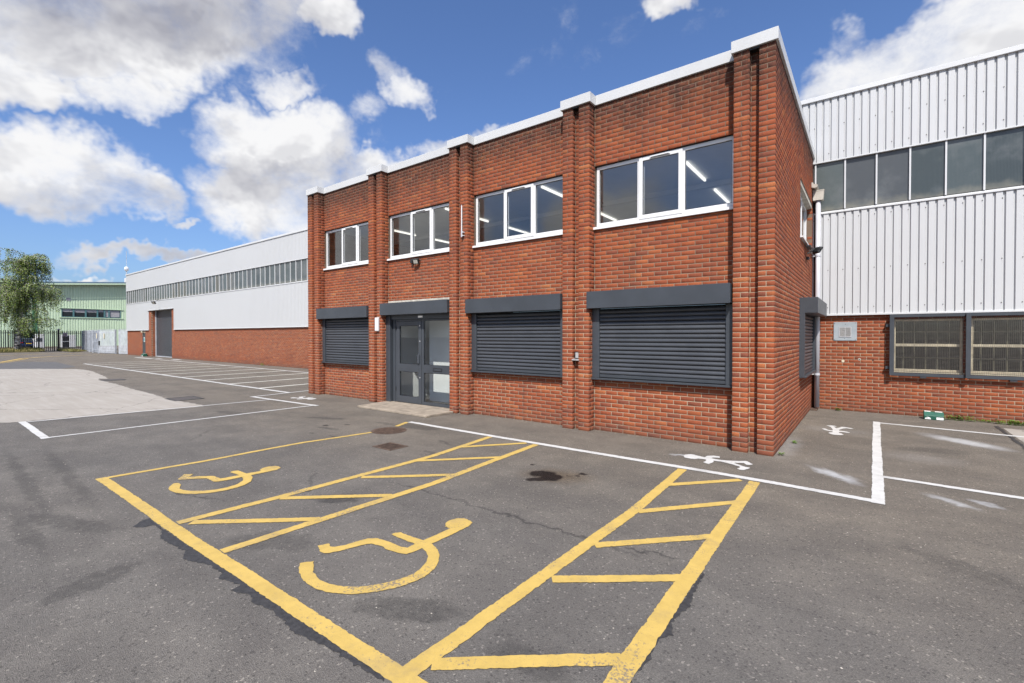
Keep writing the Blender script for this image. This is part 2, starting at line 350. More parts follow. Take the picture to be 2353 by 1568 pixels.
PED3=[(-12.930,6.789),(-13.036,6.917),(-12.948,6.961),(-12.879,6.943),(-12.787,6.989),(-13.001,7.086),(-12.986,7.160),(-12.991,7.287),(-12.926,7.253),(-12.897,7.141),(-12.738,7.073),(-12.633,7.061),(-12.605,7.091),(-12.646,7.190),(-12.601,7.295),(-12.548,7.274),(-12.523,7.121),(-12.433,7.130),(-12.343,7.212),(-12.235,7.189),(-12.191,7.102),(-12.169,6.999),(-12.244,6.942),(-12.353,6.979),(-12.442,6.979),(-12.466,6.937),(-12.482,6.837),(-12.550,6.771),(-12.623,6.850),(-12.536,6.961),(-12.602,6.983),(-12.685,6.938),(-12.846,6.816)]
OIL1=[(-3.446,4.890),(-3.480,4.960),(-3.441,5.028),(-3.378,5.095),(-3.341,5.152),(-3.343,5.221),(-3.307,5.258),(-3.255,5.208),(-3.201,5.113),(-3.130,5.037),(-3.082,4.955),(-3.096,4.883),(-3.106,4.789),(-3.122,4.709),(-3.183,4.680),(-3.249,4.689),(-3.271,4.751),(-3.276,4.818),(-3.316,4.832),(-3.381,4.819)]
TARL=[(-5.362,1.338),(-5.484,1.448),(-5.492,1.511),(-5.288,1.494),(-4.909,1.493),(-4.412,1.508),(-4.148,1.501),(-3.975,1.508),(-3.836,1.514),(-3.584,1.516),(-3.383,1.509),(-3.198,1.514),(-2.889,1.527),(-2.490,1.520),(-2.158,1.518),(-1.962,1.522),(-1.941,1.496),(-2.088,1.489),(-2.269,1.476),(-2.487,1.464),(-2.609,1.440),(-2.720,1.426),(-2.878,1.456),(-3.058,1.458),(-3.179,1.428),(-3.332,1.452),(-3.483,1.406),(-3.497,1.479),(-3.627,1.453),(-3.712,1.419),(-3.800,1.476),(-4.038,1.461),(-4.170,1.413),(-4.283,1.381),(-4.421,1.444),(-4.634,1.421),(-4.875,1.407),(-5.051,1.477),(-5.259,1.465),(-5.272,1.391)]
TARR=[(-0.971,3.620),(-0.934,3.585),(-0.954,3.493),(-0.929,3.259),(-0.906,3.124),(-0.933,2.963),(-0.943,2.866),(-0.901,2.753),(-0.947,2.669),(-0.936,2.504),(-0.940,2.367),(-0.949,2.297),(-0.973,2.224),(-0.938,2.250),(-0.978,2.322),(-0.971,2.494),(-0.974,2.659),(-0.971,2.824),(-0.967,3.179),(-0.957,3.461)]
CONC=[(-19.783,-3.103),(-13.816,1.466),(-13.668,1.956),(-13.480,2.618),(-13.381,3.309),(-13.219,4.026),(-13.158,4.752),(-14.100,4.750),(-15.372,4.683),(-17.412,4.813),(-19.676,4.872),(-21.098,4.975),(-23.919,5.049),(-25.110,5.184),(-24.776,5.439),(-26.789,5.706),(-29.857,6.030),(-31.630,6.160),(-33.243,6.004),(-35.209,4.781),(-36.426,3.569),(-51.636,-8.069)]
DARKP=[(-47.069,1.113),(-44.962,4.409),(-45.221,5.703),(-43.569,6.801),(-39.829,6.666),(-35.810,6.418),(-34.966,5.895),(-34.166,5.522),(-36.441,3.570),(-38.720,0.913)]

ASPH_SOFT = [(-8.3,1.0,3.3,.10,-2,.45,.7),(-8.1,1.36,2.7,.10,-3,.45,.7),(-6.1,.74,1.3,.09,0,.4,.7),(-4.4,.88,.36,.16,112,.5),(-6.0,1.0,.75,.16,20,.5),(-4.55,2.9,.30,.16,35,.75),(-4.05,1.95,.5,.22,25,.45),(-6.9,6.1,.75,.22,5,.55),(-7.6,6.0,.5,.12,0,.4),(-2.5,3.62,1.5,.03,0,.8,.8),(-3.9,3.64,1.2,.02,0,.7,.8),
 (-1.4,3.7,.4,.03,4,.8,.8),(-2.35,2.0,.45,.16,30,.6),(-1.45,2.05,.28,.14,10,.5),(-5.9,2.0,.7,.02,14,.75,.8),(-5.4,3.1,.5,.035,-35,.5,.8),(-9.5,3.4,.9,.05,-40,.4,.7),
 (-6.3,-.1,2.6,.22,22,.38,.9),(-7.8,.4,3.,.2,20,.32,.9),(-3.0,.35,1.2,.25,30,.4),(-9.2,5.6,.6,.12,20,.5),(-8.2,5.0,.35,.1,10,.55),(-7.4,4.7,.2,.06,0,.6),(.55,4.9,.5,.14,-30,.35),
 (-11.6,4.7,.7,.18,10,.45),(.8,9.6,.6,.25,20,.3),(-5.5,5.5,.3,.06,-20,.5),(-5.2,4.9,.25,.05,-20,.45),(-14.9,7.2,1.1,.015,80,.8,.8)]
ASPH_OIL = [(-3.3,5.0,.21,.15,30,1.,.35),(-3.12,4.93,.17,.17,0,1.,.35),(-3.2,4.78,.2,.09,40,.95,.35),(-2.87,5.3,.07,.05,0,.95,.4),(-2.9,5.18,.06,.045,0,.9,.4),(-2.98,5.1,.05,.03,0,.8,.4),(-3.62,5.27,.04,.025,0,.9,.4),
 (-8.45,5.15,.10,.07,0,.8,.4),(-8.2,5.45,.09,.06,0,.7,.4),(-8.0,4.6,.07,.05,0,.8,.4),(-5.05,2.85,.06,.05,0,.6,.4)]
ASPH_HALO = [(-3.1,5.02,.62,.42,20,.8,.8)]
ASPH_LIGHT = [(1.27,10.72,.85,.30,-42,.75,.8),(-.32,7.18,.54,.16,-48,.8,.8),(.72,6.75,.34,.12,-40,.6,.8),(1.0,6.9,.22,.09,-40,.55,.8),(-2.2,6.99,.16,.07,10,.7,.8),(-.5,10.6,.9,.5,0,.10,.9),(-1.0,8.6,.25,1.2,0,.25,.9),(.6,8.9,.7,.5,0,.10,.9)]
M = {}
M['asphalt'] = mat_asphalt()
M['yellow'] = mat_paint('yellow_paint', (.53,.365,.095), (.20,.16,.11), .60)
M['white_line'] = mat_paint('white_paint', (.55,.545,.53), (.24,.225,.21), .66)
M['white_far'] = simple('white_bay_paint', (.66,.645,.58), .8, var=.08)
M['brick'] = mat_brick('brick', 5.75); M['brick_w'] = mat_brick('brick_warehouse', None, .92)
M['mortar'] = mat_mortar('mortar', (.385,.295,.205), (.145,.098,.068), 1.8, 4.0)
M['mortar_w'] = mat_mortar('mortar_warehouse', (.35,.27,.19), (.35,.27,.19), 8, 9)
M['white'] = simple('white_coated_metal', (.52,.525,.525), .38, var=.035, scale=.8)
M['upvc'] = simple('white_upvc', (.66,.66,.66), .3, var=.02)
M['clad'] = simple('white_cladding', (.49,.495,.50), .42, var=.015, scale=.35)
M['clad_trim'] = simple('white_trim', (.55,.555,.56), .4, var=.04, scale=.6)
M['anthracite'] = simple('anthracite_metal', (.045,.051,.060), .42, var=.1, scale=2)
M['slat'] = simple('anthracite_slat', (.050,.054,.062), .38, var=.1, scale=2)
M['dark_seal_shade'] = simple('black_seal_shade', (.012,.012,.013), .6)  # black for small parts, plates and the painted shadow under window heads
M['glass'] = mat_glass('window_glass', (.92,.93,.93), .075)
M['cage_glass'] = mat_glass('grimy_window_glass', (.72,.73,.72), .06)
M['lobby_glass'] = mat_glass('door_glass', (.93,.95,.95), .05)
M['plaster'] = simple('white_plaster', (.72,.71,.69), .9, var=.03)
M['ceiling'] = simple('office_ceiling', (.80,.80,.79), .9, var=.03)
M['floor_up'] = simple('grey_office_floor', (.26,.26,.26), .9)
M['carpet'] = simple('dark_carpet', (.05,.05,.052), .95, var=.2, scale=20)
M['concrete_step'] = simple('step_concrete', (.27,.225,.175), .92, var=.25, scale=6, bump=.6)
M['lintel'] = simple('lintel_concrete', (.45,.42,.36), .9, var=.2, scale=8, bump=.4)
M['pipe'] = simple('grey_pipe', (.46,.46,.49), .4, var=.05)
M['hopper'] = simple('stained_hopper', (.42,.39,.34), .6, var=.12, scale=8)
M['galv'] = simple('galvanised_steel', (.46,.48,.51), .55, .25, var=.15, scale=3)
M['vent_plate'] = simple('grey_vent_plate', (.34,.37,.39), .5, .2, var=.08, scale=7)
M['steel'] = simple('bright_steel', (.72,.70,.68), .3, .7, var=.1, scale=9)
M['black'] = simple('black_plastic', (.014,.014,.015), .45)
M['lens'] = simple('lamp_lens', (.62,.60,.52), .3)
M['timber'] = simple('cream_timber', (.62,.55,.40), .7, var=.2, scale=9)
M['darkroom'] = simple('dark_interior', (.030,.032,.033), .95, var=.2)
M['green_plastic'] = simple('dark_green_plastic', (.012,.085,.055), .45, var=.15, scale=9)
M['sticker'] = simple('white_sticker', (.78,.78,.76), .5)
M['iron'] = simple('dark_cast_iron', (.085,.074,.068), .75, .2, var=.3, scale=14, bump=.5)
M['rust'] = simple('rusty_iron', (.105,.070,.052), .75, .3, var=.35, scale=14, bump=.5)
M['tar'] = simple('bitumen', (.034,.033,.034), .7, var=.35, scale=30, bump=.8, bscale=120)
M['pit'] = simple('drain_pit', (.008,.007,.006), .9)
M['concrete_p'] = simple('patch_asphalt', (.092,.090,.090), .9, var=.2, scale=4, bump=.5)
M['fence_paint'] = simple('charcoal_fence_paint', (.020,.021,.024), .55, var=.2)
def mat_concrete():
    m, T = new_mat('yard_concrete'); P = T.pos
    c = T.mix(T.noise(P, .5, 5, .6), (.262,.236,.205), (.345,.32,.285))
    st = T.noise(T.mapping(P, rot=(0,0,radians(-62)), scale=(.4,5,1)), 1.2, 6, .65)
    c = T.mix(T.mr(st, .45, .72, 0, .5), c, (.385,.355,.325)); c = T.mix(T.mr(st, .5, .3, 0, .22), c, (.27,.235,.205))
    c = T.mix(T.mr(T.noise(P, 60, 4, .75), .55, .7, 0, .4), c, (.20,.17,.15))
    crk = T.node('ShaderNodeTexVoronoi', feature='DISTANCE_TO_EDGE', i={'Scale': .33, 'Vector': T.vmath('ADD', P, T.vmath('SCALE', T.noise(P, 1.3, 4, .6, out='Color'), scale=.8))}).outputs['Distance']
    c = T.mix(T.mr(crk, .012, .003, 0, .5), c, (.13,.11,.10))
    setb(T, Base_Color=c, Roughness=.93, Normal=T.bump(T.noise(P, 90, 4, .7), .5, .005)); return m
M['concrete'] = mat_concrete()
def mat_pane():
    """old wired, obscured glazing: grimy grey-green sheets"""
    m, T = new_mat('wired_glass'); P = T.pos
    r = T.node('ShaderNodeObjectInfo').outputs['Random']
    c = T.ramp(r, [(0, (.035,.046,.048)), (.3, (.055,.072,.074)), (.6, (.075,.092,.092)), (.8, (.060,.066,.072)), (.9, (.085,.080,.058)), (1, (.10,.11,.115))])
    z = T.node('ShaderNodeSeparateXYZ', i={'Vector': P}).outputs['Z']
    c = T.mix(T.mr(T.noise(P, 1.3, 5, .6), .45, .7, 0, .5), c, (.15,.16,.16))
    g = T.math('ADD', z, T.math('MULTIPLY', T.noise(P, 4, 4, .6), .35))
    c = T.mix(T.mr(g, 5.08, 4.86, 0, .6), c, (.20,.19,.15))
    st = T.mapping(P, scale=(1, 1, 1))
    wire = T.node('ShaderNodeTexBrick', offset=0., i={'Scale': 1., 'Mortar Size': .0012, 'Brick Width': .02, 'Row Height': .02, 'Vector': T.mapping(P, rot=(radians(90), 0, 0)), 'Color1': (0,0,0,1), 'Color2': (0,0,0,1), 'Mortar': (1,1,1,1)})
    c = T.mix(T.math('MULTIPLY', wire.outputs['Fac'], .35), c, (.18,.18,.17))
    c = T.mix(T.mr(T.noise(P, 75, 3, .7), .6, .75, 0, .3), c, (.22,.23,.23))
    setb(T, Base_Color=c, Roughness=.2, Normal=T.bump(T.noise(P, 90, 2, .5), .22, .004)); return m
M['pane'] = mat_pane()

# ------------------------------------------------------------------ ground and paint
yard = MB().poly([(-420,-300,0),(420,-300,0),(420,420,0),(-420,420,0)]).build('asphalt_yard', M['asphalt'])
tag(yard, 'worn grey asphalt of the yard with painted bays', kind='structure')
ZL = [.0045]
def nz():
    ZL[0] += .00008; return ZL[0]
def flat_poly(name, pts, mat, parent, z=None, step=.02, jit=.0025, label=None):
    P = []; n = len(pts)
    for i in range(n):
        a = Vector(pts[i]); b = Vector(pts[(i+1) % n]); L = (b-a).length; k = max(1, int(L/step))
        d = (b-a)/max(L, 1e-6); nr = Vector((-d.y, d.x))
        for j in range(k):
            q = a + (b-a)*(j/k) + nr*random.gauss(0, jit); P.append((q.x, q.y, 0.))
    zz = nz() if z is None else z
    m = MB(); m.v = [(p[0], p[1], zz) for p in P]
    for t in tessellate_polygon([[Vector(p) for p in P]]):
        a, b, c = t; A, B, Cc = (Vector(P[i]) for i in t)
        m.f.append(t if (B-A).cross(Cc-A).z > 0 else (a, c, b))
    o = m.build(name, mat, parent)
    if label: o['label'] = label
    return o
def line(name, pts, w, mat, parent, label=None, jit=.0024, step=.022, z=None):
    """painted stripe along a polyline with a ragged, rolled edge"""
    pts = [Vector(p) for p in pts]; P = []
    for a, b in zip(pts, pts[1:]):
        k = max(1, int((b-a).length/step)); P += [a+(b-a)*(j/k) for j in range(k)]
    P.append(pts[-1]); n = len(P); zz = nz() if z is None else z; m = MB()
    dr = 0.
    for i, p in enumerate(P):
        d = (P[min(i+1, n-1)] - P[max(i-1, 0)]).normalized(); nr = Vector((-d.y, d.x))
        dr = dr*.985 + random.gauss(0, .0009)
        for s in (1, -1):
            q = p + nr*(s*(w/2+random.gauss(0, jit)) + dr); m.v.append((q.x, q.y, zz))
        if i: b = 2*i; m.f.append((b-2, b-1, b+1, b))
    o = m.build(name, mat, parent)
    if label: o['label'] = label
    return o
Y_, W_ = M['yellow'], M['white_line']
flat_poly('concrete_apron', CONC, M['concrete'], None, .0035, .12, .022)
tag(bpy.data.objects['concrete_apron'], 'pale concrete hardstanding beside the asphalt', kind='structure')
flat_poly('asphalt_patch', DARKP, M['concrete_p'], yard, .003, .2, .03, 'smoother grey asphalt patch beyond the pale concrete')
sl = MB().poly([(2.05,12.72,.004),(2.02,6.,.004),(30,6.,.004),(30,12.6,.004)]).build('concrete_slab', M['concrete']); tag(sl, 'grey concrete slab below the caged windows', kind='structure')
line('tar_seal', [(1.99,12.95),(1.985,12.0),(1.97,10.7),(2.0,6.)], .05, M['tar'], yard, 'black bitumen joint along the concrete slab', .012)
line('yellow_line', [(-7.52,1.565),(-5.,1.562),(-.9,1.566)], .108, Y_, yard, 'long yellow front line of the accessible bays')
line('yellow_line', [(-7.47,1.62),(-7.39,2.62),(-7.375,4.12),(-7.17,5.29)], .085, Y_, yard, 'outer yellow side line, farthest from the brick corner')
line('yellow_line', [(-7.27,5.92),(-7.34,6.1),(-7.44,6.33)], .095, Y_, yard, 'short yellow stub beside the round manhole')
line('yellow_line', [(-5.14,1.62),(-5.08,2.54),(-5.07,3.6),(-5.06,4.8),(-5.22,6.28)], .105, Y_, yard)
line('yellow_line', [(-4.17,1.62),(-4.14,2.4),(-4.11,3.36),(-4.09,3.88),(-4.25,6.28)], .105, Y_, yard)
line('yellow_line', [(-1.895,1.62),(-1.875,2.85),(-1.855,4.46),(-1.93,6.27)], .112, Y_, yard)
line('yellow_line', [(-.985,1.3),(-1.0,2.2),(-1.01,2.85),(-1.03,3.56),(-1.07,6.25)], .118, Y_, yard, 'yellow side line nearest the brick corner')
for a, b in (((-5.09,5.44),(-4.44,6.27)), ((-5.06,4.42),(-4.2,5.32)), ((-4.99,3.52),(-4.15,4.28)), ((-5.04,2.54),(-4.15,3.31)), ((-5.05,1.70),(-4.17,2.46)),
             ((-1.88,5.49),(-1.22,6.22)), ((-1.82,4.48),(-1.07,5.39)), ((-1.81,3.54),(-1.05,4.33)), ((-1.8,2.86),(-1.06,3.45)), ((-1.84,1.73),(-1.05,2.38))):
    line('hatch_line', [a, b], .095, Y_, yard)
flat_poly('tar_seal', TARL, M['tar'], yard, .0032, .02, .006, 'ragged black tar edge along the yellow front line')
flat_poly('tar_seal', TARR, M['tar'], yard, .0032, .02, .006, 'ragged black tar edge beside the yellow side line')
wc = empty('wheelchair_symbol', (-3.0,2.4,.004), yard); wc['label'] = 'large yellow wheelchair symbol in the nearer bay'
flat_poly('figure', WC1, Y_, wc); flat_poly('wheel_and_arm', WC1b, Y_, wc)
wc = empty('wheelchair_symbol', (-6.2,2.4,.004), yard); wc['label'] = 'smaller yellow wheelchair symbol in the farther bay'
flat_poly('figure', WC2, Y_, wc); flat_poly('wheel_and_arm', WC2b, Y_, wc)
flat_poly('pedestrian_symbol', PED1, W_, yard, label='white walking figure painted beside the brick corner')
flat_poly('pedestrian_symbol', PED2, W_, yard, label='white walking figure painted near the downpipe')
flat_poly('pedestrian_symbol', PED3, W_, yard, label='white walking figure painted at the far end of the office')
line('white_line', [(-7.42,6.375),(-5.5,6.35),(-3.03,6.345),(-1.94,6.355),(-.8,6.33),(.1,6.275)], .115, W_, yard, 'white line along the front of the office')
line('white_line', [(.095,6.2),(.12,9.2),(.15,12.1)], .112, W_, yard, 'broad white line running towards the warehouse wall')
line('white_line', [(.2,11.98),(2.16,11.81),(6.,11.6)], .115, W_, yard)
line('white_line', [(.16,7.42),(1.35,7.35),(6.,7.1)], .105, W_, yard)
line('white_line', [(-13.72,1.635),(-11.15,1.61)], .11, W_, yard)
line('white_line', [(-11.22,1.64),(-11.1,6.5)], .085, W_, yard)
line('white_line', [(-13.6,1.66),(-13.08,6.28)], .075, W_, yard)
line('white_line', [(-14.14,6.31),(-13.1,6.34),(-10.98,6.47)], .11, W_, yard)
line('white_line', [(-14.08,6.24),(-14.25,8.08),(-14.4,12.)], .09, W_, yard)
line('white_line', [(-39.3,7.43),(-14.2,7.43)], .13, W_, yard, 'long white front line of the far parking bays')
line('white_line', [(-42.6,12.07),(-14.4,12.05)], .13, W_, yard, 'long white back line of the far parking bays')
for k in range(11):
    x = -16.2 - 2.31*k; line('bay_line', [(x, 7.48), (x-.1, 12.0)], .13, M['white_far'], yard, step=.2)
line('white_line', [(-47.4,12.15),(-43.4,12.15)], .3, W_, yard, step=.2); line('white_line', [(-43.9,12.6),(-43.2,12.6)], .4, W_, yard, step=.2)
line('white_line', [(-40.9,12.75),(-39.9,12.75)], .5, W_, yard, step=.2)
line('yellow_line', [(-61.3,5.),(-61.3,6.02),(-63.2,8.7),(-63.2,11.9)], .24, Y_, yard, step=.3); line('yellow_line', [(-44.5,3.9),(-45.7,4.48),(-52.2,6.28),(-55.2,8.28),(-56.8,10.7),(-56.4,13.16)], .22, Y_, yard, step=.3)
line('yellow_line', [(-44.1,4.3),(-45.4,4.78),(-52.0,6.6)], .10, Y_, yard, step=.3)
M['stone'] = simple('loose_stone', (.33,.30,.26), .9, var=.4, scale=60)
gm = MB()
for _ in range(520):                                 # loose grit scattered on the yard
    t = random.random()
    if t < .72: x, y = random.uniform(-9, 1.5), random.uniform(.6, 7.2)
    else: x, y = random.uniform(-.9, 2.), random.uniform(7.5, 13.2)
    r = random.uniform(.0025, .0065); b = len(gm.v)
    for k in range(5): a = 2*pi*k/5+random.random(); gm.v.append((x+r*1.3*cos(a), y+r*cos(a+1.6), .0005))
    gm.v.append((x, y, r*.9)); gm.f += [(b+k, b+(k+1) % 5, b+5) for k in range(5)]
tag(gm.build('loose_grit', M['stone'], fix=True), 'loose grit scattered over the asphalt', 'grit', kind='stuff')
# dirt and mortar crumbs along the foot of the walls
dm = MB()
for _ in range(700):
    t = random.random()
    if t < .45: x, y = random.uniform(-13.4, -1.1), 7.9-abs(random.gauss(0, .07))
    elif t < .7: x, y = -1.07+abs(random.gauss(0, .06)), random.uniform(7.8, 13.3)
    else: x, y = random.uniform(-1., 3.2), 13.46-abs(random.gauss(0, .08))
    r = random.uniform(.002, .007); b = len(dm.v)
    for k in range(5): a = 2*pi*k/5+random.random(); dm.v.append((x+r*1.4*cos(a), y+r*1.2*cos(a+1.6), .0005))
    dm.v.append((x, y, r*.8)); dm.f += [(b+k, b+(k+1) % 5, b+5) for k in range(5)]
tag(dm.build('wall_foot_debris', M['concrete_step'], fix=True), 'crumbled mortar and dirt along the wall foot', 'debris', kind='stuff')
mh = empty('manhole_cover', (-7.05,5.57,0)); tag(mh, 'rusty round iron manhole cover near the entrance step', 'manhole cover')
R = .30
MB().tube([(-7.05,5.57,-.03),(-7.05,5.57,.0047)], R, 40).build('cover', M['rust'], mh)
rg = MB()
for k in range(40):
    a, b = 2*pi*k/40, 2*pi*(k+1)/40
    rg.poly([(-7.05+R*1.0*cos(a),5.57+R*sin(a),.0062),(-7.05+R*1.07*cos(a),5.57+R*1.07*sin(a),.0062),(-7.05+R*1.07*cos(b),5.57+R*1.07*sin(b),.0062),(-7.05+R*cos(b),5.57+R*sin(b),.0062)])
rg.build('ring', M['rust'], mh)
st = MB()
for i in range(-8, 9):
    for j in range(-8, 9):
        x, y = i*.034+(j % 2)*.017, j*.034
        if x*x+y*y < (R-.03)**2: st.box(-7.05+x-.0115, -7.05+x+.0115, 5.57+y-.0085, 5.57+y+.0085, .0045, .0095)
st.build('tread_studs', M['rust'], mh)
dg = empty('drain_grate', (-6.02,4.78,0)); tag(dg, 'square iron drain grate with bars in the asphalt', 'drain grate')
gx0, gx1, gy0, gy1 = -6.24, -5.8, 4.6, 4.96
MB().poly([(gx0,gy0,.0024),(gx1,gy0,.0024),(gx1,gy1,.0024),(gx0,gy1,.0024)]).build('pit', M['pit'], dg)
fr = MB().box(gx0,gx1,gy0,gy0+.035,.001,.008).box(gx0,gx1,gy1-.035,gy1,.001,.008).box(gx0,gx0+.035,gy0+.035,gy1-.035,.001,.008).box(gx1-.035,gx1,gy0+.035,gy1-.035,.001,.008)
fr.build('frame', M['rust'], dg)
for k in range(8): box('bar', M['rust'], dg, gx0+.06+k*.043, gx0+.078+k*.043, gy0+.036, gy1-.036, .003, .0075)
for (x, y, sx, sy, lab) in ((-15.2,4.98,.36,.3,'dark iron cover at the edge of the pale concrete, nearer one'), (-23.95,5.38,.35,.3,'dark iron cover at the edge of the pale concrete, farther one')):
    e = empty('inspection_cover', (x, y, 0)); tag(e, lab, 'inspection cover', 'covers beside the concrete')
    box('plate', M['iron'], e, x-sx, x+sx, y-sy, y+sy, .001, .008)
    f = MB().box(x-sx-.05,x+sx+.05,y-sy-.05,y-sy-.01,.001,.010).box(x-sx-.05,x+sx+.05,y+sy+.01,y+sy+.05,.001,.010).box(x-sx-.05,x-sx-.01,y-sy,y+sy,.001,.010).box(x+sx+.01,x+sx+.05,y-sy,y+sy,.001,.010)
    f.build('frame', M['tar'], e)

# ------------------------------------------------------------------ brickwork
CH = .075                                            # course height
def cut(rects, holes):
    """clip a list of (u0,u1,z0,z1) by rectangular holes"""
    out = []
    for r in rects:
        parts = [r]
        for h in holes:
            nx = []
            for (a, b, c, d) in parts:
                if b <= h[0]+1e-4 or a >= h[1]-1e-4 or d <= h[2]+1e-4 or c >= h[3]-1e-4: nx.append((a, b, c, d)); continue
                if a < h[0]: nx.append((a, h[0], c, d))
                if b > h[1]: nx.append((h[1], b, c, d))
                a2, b2 = max(a, h[0]), min(b, h[1])
                if c < h[2]: nx.append((a2, b2, c, h[2]))
                if d > h[3]: nx.append((a2, b2, h[3], d))
            parts = nx
        out += [p for p in parts if p[1]-p[0] > .022 and p[3]-p[2] > .022]
    return out
def field(u0, u1, z1, phase=0., holes=(), first=None):
    """stretcher bond between u0 and u1 up to z1; first(k) optionally gives the start of course k"""
    R = []; k = 0
    while k*CH < z1-.02:
        za, zb = k*CH+.005, min(k*CH+.070, z1)
        s = first(k) if first else u0 - ((k % 2)*.1125 + phase)
        while s < u1-.02:
            a, b = max(s, u0), min(s+.215, u1)
            if b-a > .03: R.append((a, b, za, zb))
            s += .225
        k += 1
    return cut(R, holes)
SGN = np.array([(sx, sy, sz) for sx in (-1, 1) for sy in (-1, 1) for sz in (-1, 1)], float)
def _template():
    """chamfered box: 24 verts; returns (signs, axis) and faces"""
    vid = {}; sg = []; ax = []
    for i in range(8):
        for a in range(3): vid[(i, a)] = len(sg); sg.append(SGN[i]); ax.append(a)
    idx = {tuple(s): i for i, s in enumerate(SGN.astype(int).tolist())}
    F = []
    for a in range(3):
        o = [(1, 2), (2, 0), (0, 1)][a]
        for s in (-1, 1):
            q = []
            for (p, r) in ((-1, -1), (1, -1), (1, 1), (-1, 1)):
                v = [0]*3; v[a] = s; v[o[0]] = p; v[o[1]] = r; q.append(vid[(idx[tuple(v)], a)])
            F.append(q if s > 0 else q[::-1])
    for a in range(3):                               # edges parallel to axis a
        b, c = (a+1) % 3, (a+2) % 3
        for p in (-1, 1):
            for r in (-1, 1):
                v0 = [0]*3; v1 = [0]*3; v0[a] = -1; v1[a] = 1
                for v in (v0, v1): v[b] = p; v[c] = r
                i0, i1 = idx[tuple(v0)], idx[tuple(v1)]
                q = [vid[(i0, b)], vid[(i1, b)], vid[(i1, c)], vid[(i0, c)]]
                F.append(q if p*r < 0 else q[::-1])
    for i in range(8):
        q = [vid[(i, 0)], vid[(i, 1)], vid[(i, 2)]]; F.append(q if SGN[i].prod() > 0 else q[::-1])
    return np.array(sg), np.array(ax), F
TSG, TAX, TF = _template()
TAXM = np.zeros((24, 3)); TAXM[np.arange(24), TAX] = 1
TF_SZ = [len(f) for f in TF]; TF_FLAT = np.array([i for f in TF for i in f])
def brick_verts(half, ch=.002): return TSG*(half - ch*(1-TAXM))
def bricks_mesh(name, boxes, mat, center, jit=True):
    """many chamfered bricks as one mesh; boxes = N x 6 array"""
    B = np.asarray(boxes, float); n = len(B)
    ctr = (B[:, 0::2]+B[:, 1::2])/2; half = (B[:, 1::2]-B[:, 0::2])/2
    if jit: ctr = ctr + np.clip(np.random.normal(0, .0008, ctr.shape), -.0013, .0013)
    V = ctr[:, None, :] + TSG[None]*(half[:, None, :] - .002*(1-TAXM[None])) - np.array(center)
    me = bpy.data.meshes.new(name); me.vertices.add(n*24); me.vertices.foreach_set('co', V.reshape(-1).astype(np.float32))
    me.loops.add(n*len(TF_FLAT)); me.loops.foreach_set('vertex_index', (TF_FLAT[None]+24*np.arange(n)[:, None]).reshape(-1).astype(np.int32))
    sz = np.tile(TF_SZ, n); me.polygons.add(len(sz)); st = np.concatenate([[0], np.cumsum(sz)[:-1]])
    me.polygons.foreach_set('loop_start', st.astype(np.int32))
    me.materials.append(mat); me.update(calc_edges=True); me.validate(); return me
_bm = {}
def lay_bricks(boxes, mat, parent, ncount=300):
    """the bricks that show largest become parts of their own, the rest one joined part"""
    B = np.array(boxes); c = (B[:, 0::2]+B[:, 1::2])/2; s = B[:, 1::2]-B[:, 0::2]
    cp = np.array((0, 0, 1.75)); d = cp-c; L = np.linalg.norm(d, axis=1)
    area = (s[:, 0]*s[:, 2]*np.abs(d[:, 1]) + s[:, 1]*s[:, 2]*np.clip(d[:, 0], 0, None)*(np.abs(c[:, 0]+1.14) < .12))/L**3
    Rm = np.array(cam.rotation_euler.to_matrix()); q = (c-cp) @ Rm
    vis = (q[:, 2] < 0) & (np.abs(q[:, 0]) < -q[:, 2]*1.075) & (np.abs(q[:, 1]) < -q[:, 2]*.715)
    order = np.argsort(-(area*vis)); top = order[:ncount]; rest = order[ncount:]
    for i in top:
        key = (mat.name,) + tuple(np.round(s[i], 3)); me = _bm.get(key)
        if me is None:
            h = s[i]/2; me = bricks_mesh('brick', [(-h[0], h[0], -h[1], h[1], -h[2], h[2])], mat, (0, 0, 0), False); _bm[key] = me
        o = bpy.data.objects.new('brick', me); p = c[i] + np.clip(np.random.normal(0, .0008, 3), -.0013, .0013); put(o, parent, tuple(float(t) for t in p))
    if len(rest):
        ctr = tuple(float(t) for t in c[rest].mean(0))
        o = bpy.data.objects.new('brickwork', bricks_mesh('brickwork', B[rest], mat, ctr)); put(o, parent, ctr); o['kind'] = 'stuff'
# ------------------------------------------------------------------ office block
YF, YB, XS, YW = 7.715, 7.925, -1.085, 13.5          # pier face, bay face, side face, warehouse wall face
PW, PITCH = .5575, 2.985
PR = [XS-PITCH*k for k in range(4, -1, -1)]          # right edge of each pier, far to near
PL = [r-PW for r in PR]; XL = PL[0]
ZT = 5.99                                            # underside of fascia
office = empty('office_building', ((XL+XS)/2, 10.6, 0)); tag(office, 'two-storey red brick office block with white fascia and dark roller shutters', 'building')
WZ0, WZ1 = 3.71, 4.885                               # upper windows
SZ0, SZ1 = .985, 2.56                                # shutters
bays = [(PR[i], PL[i+1]) for i in range(4)]
B = []
PRO = .012                                           # bricks stand proud of the mortar by a few mm
core = MB()
for (a, b) in bays:
    i = bays.index((a, b))
    low = (a-.1, b+.1, -.1, 2.655) if i == 1 else (a-.1, b+.1, SZ0, SZ1)
    holes = [(a-.1, b+.1, WZ0, WZ1), low]
    for (u0, u1, z0, z1) in field(a+.006, b-.006, ZT, random.choice((0, .05, .1)), holes): B.append((u0, u1, YB, YB+.10, z0, z1))
    y0, y1 = YB+.0025, YB+.20
    if i == 1: core.box(a, b, y0, y1, 2.655, WZ0)
    else: core.box(a, b, y0, y1, 0, SZ0); core.box(a, b, y0, y1, SZ1, WZ0)
    core.box(a, b, y0, y1, WZ1, ZT)
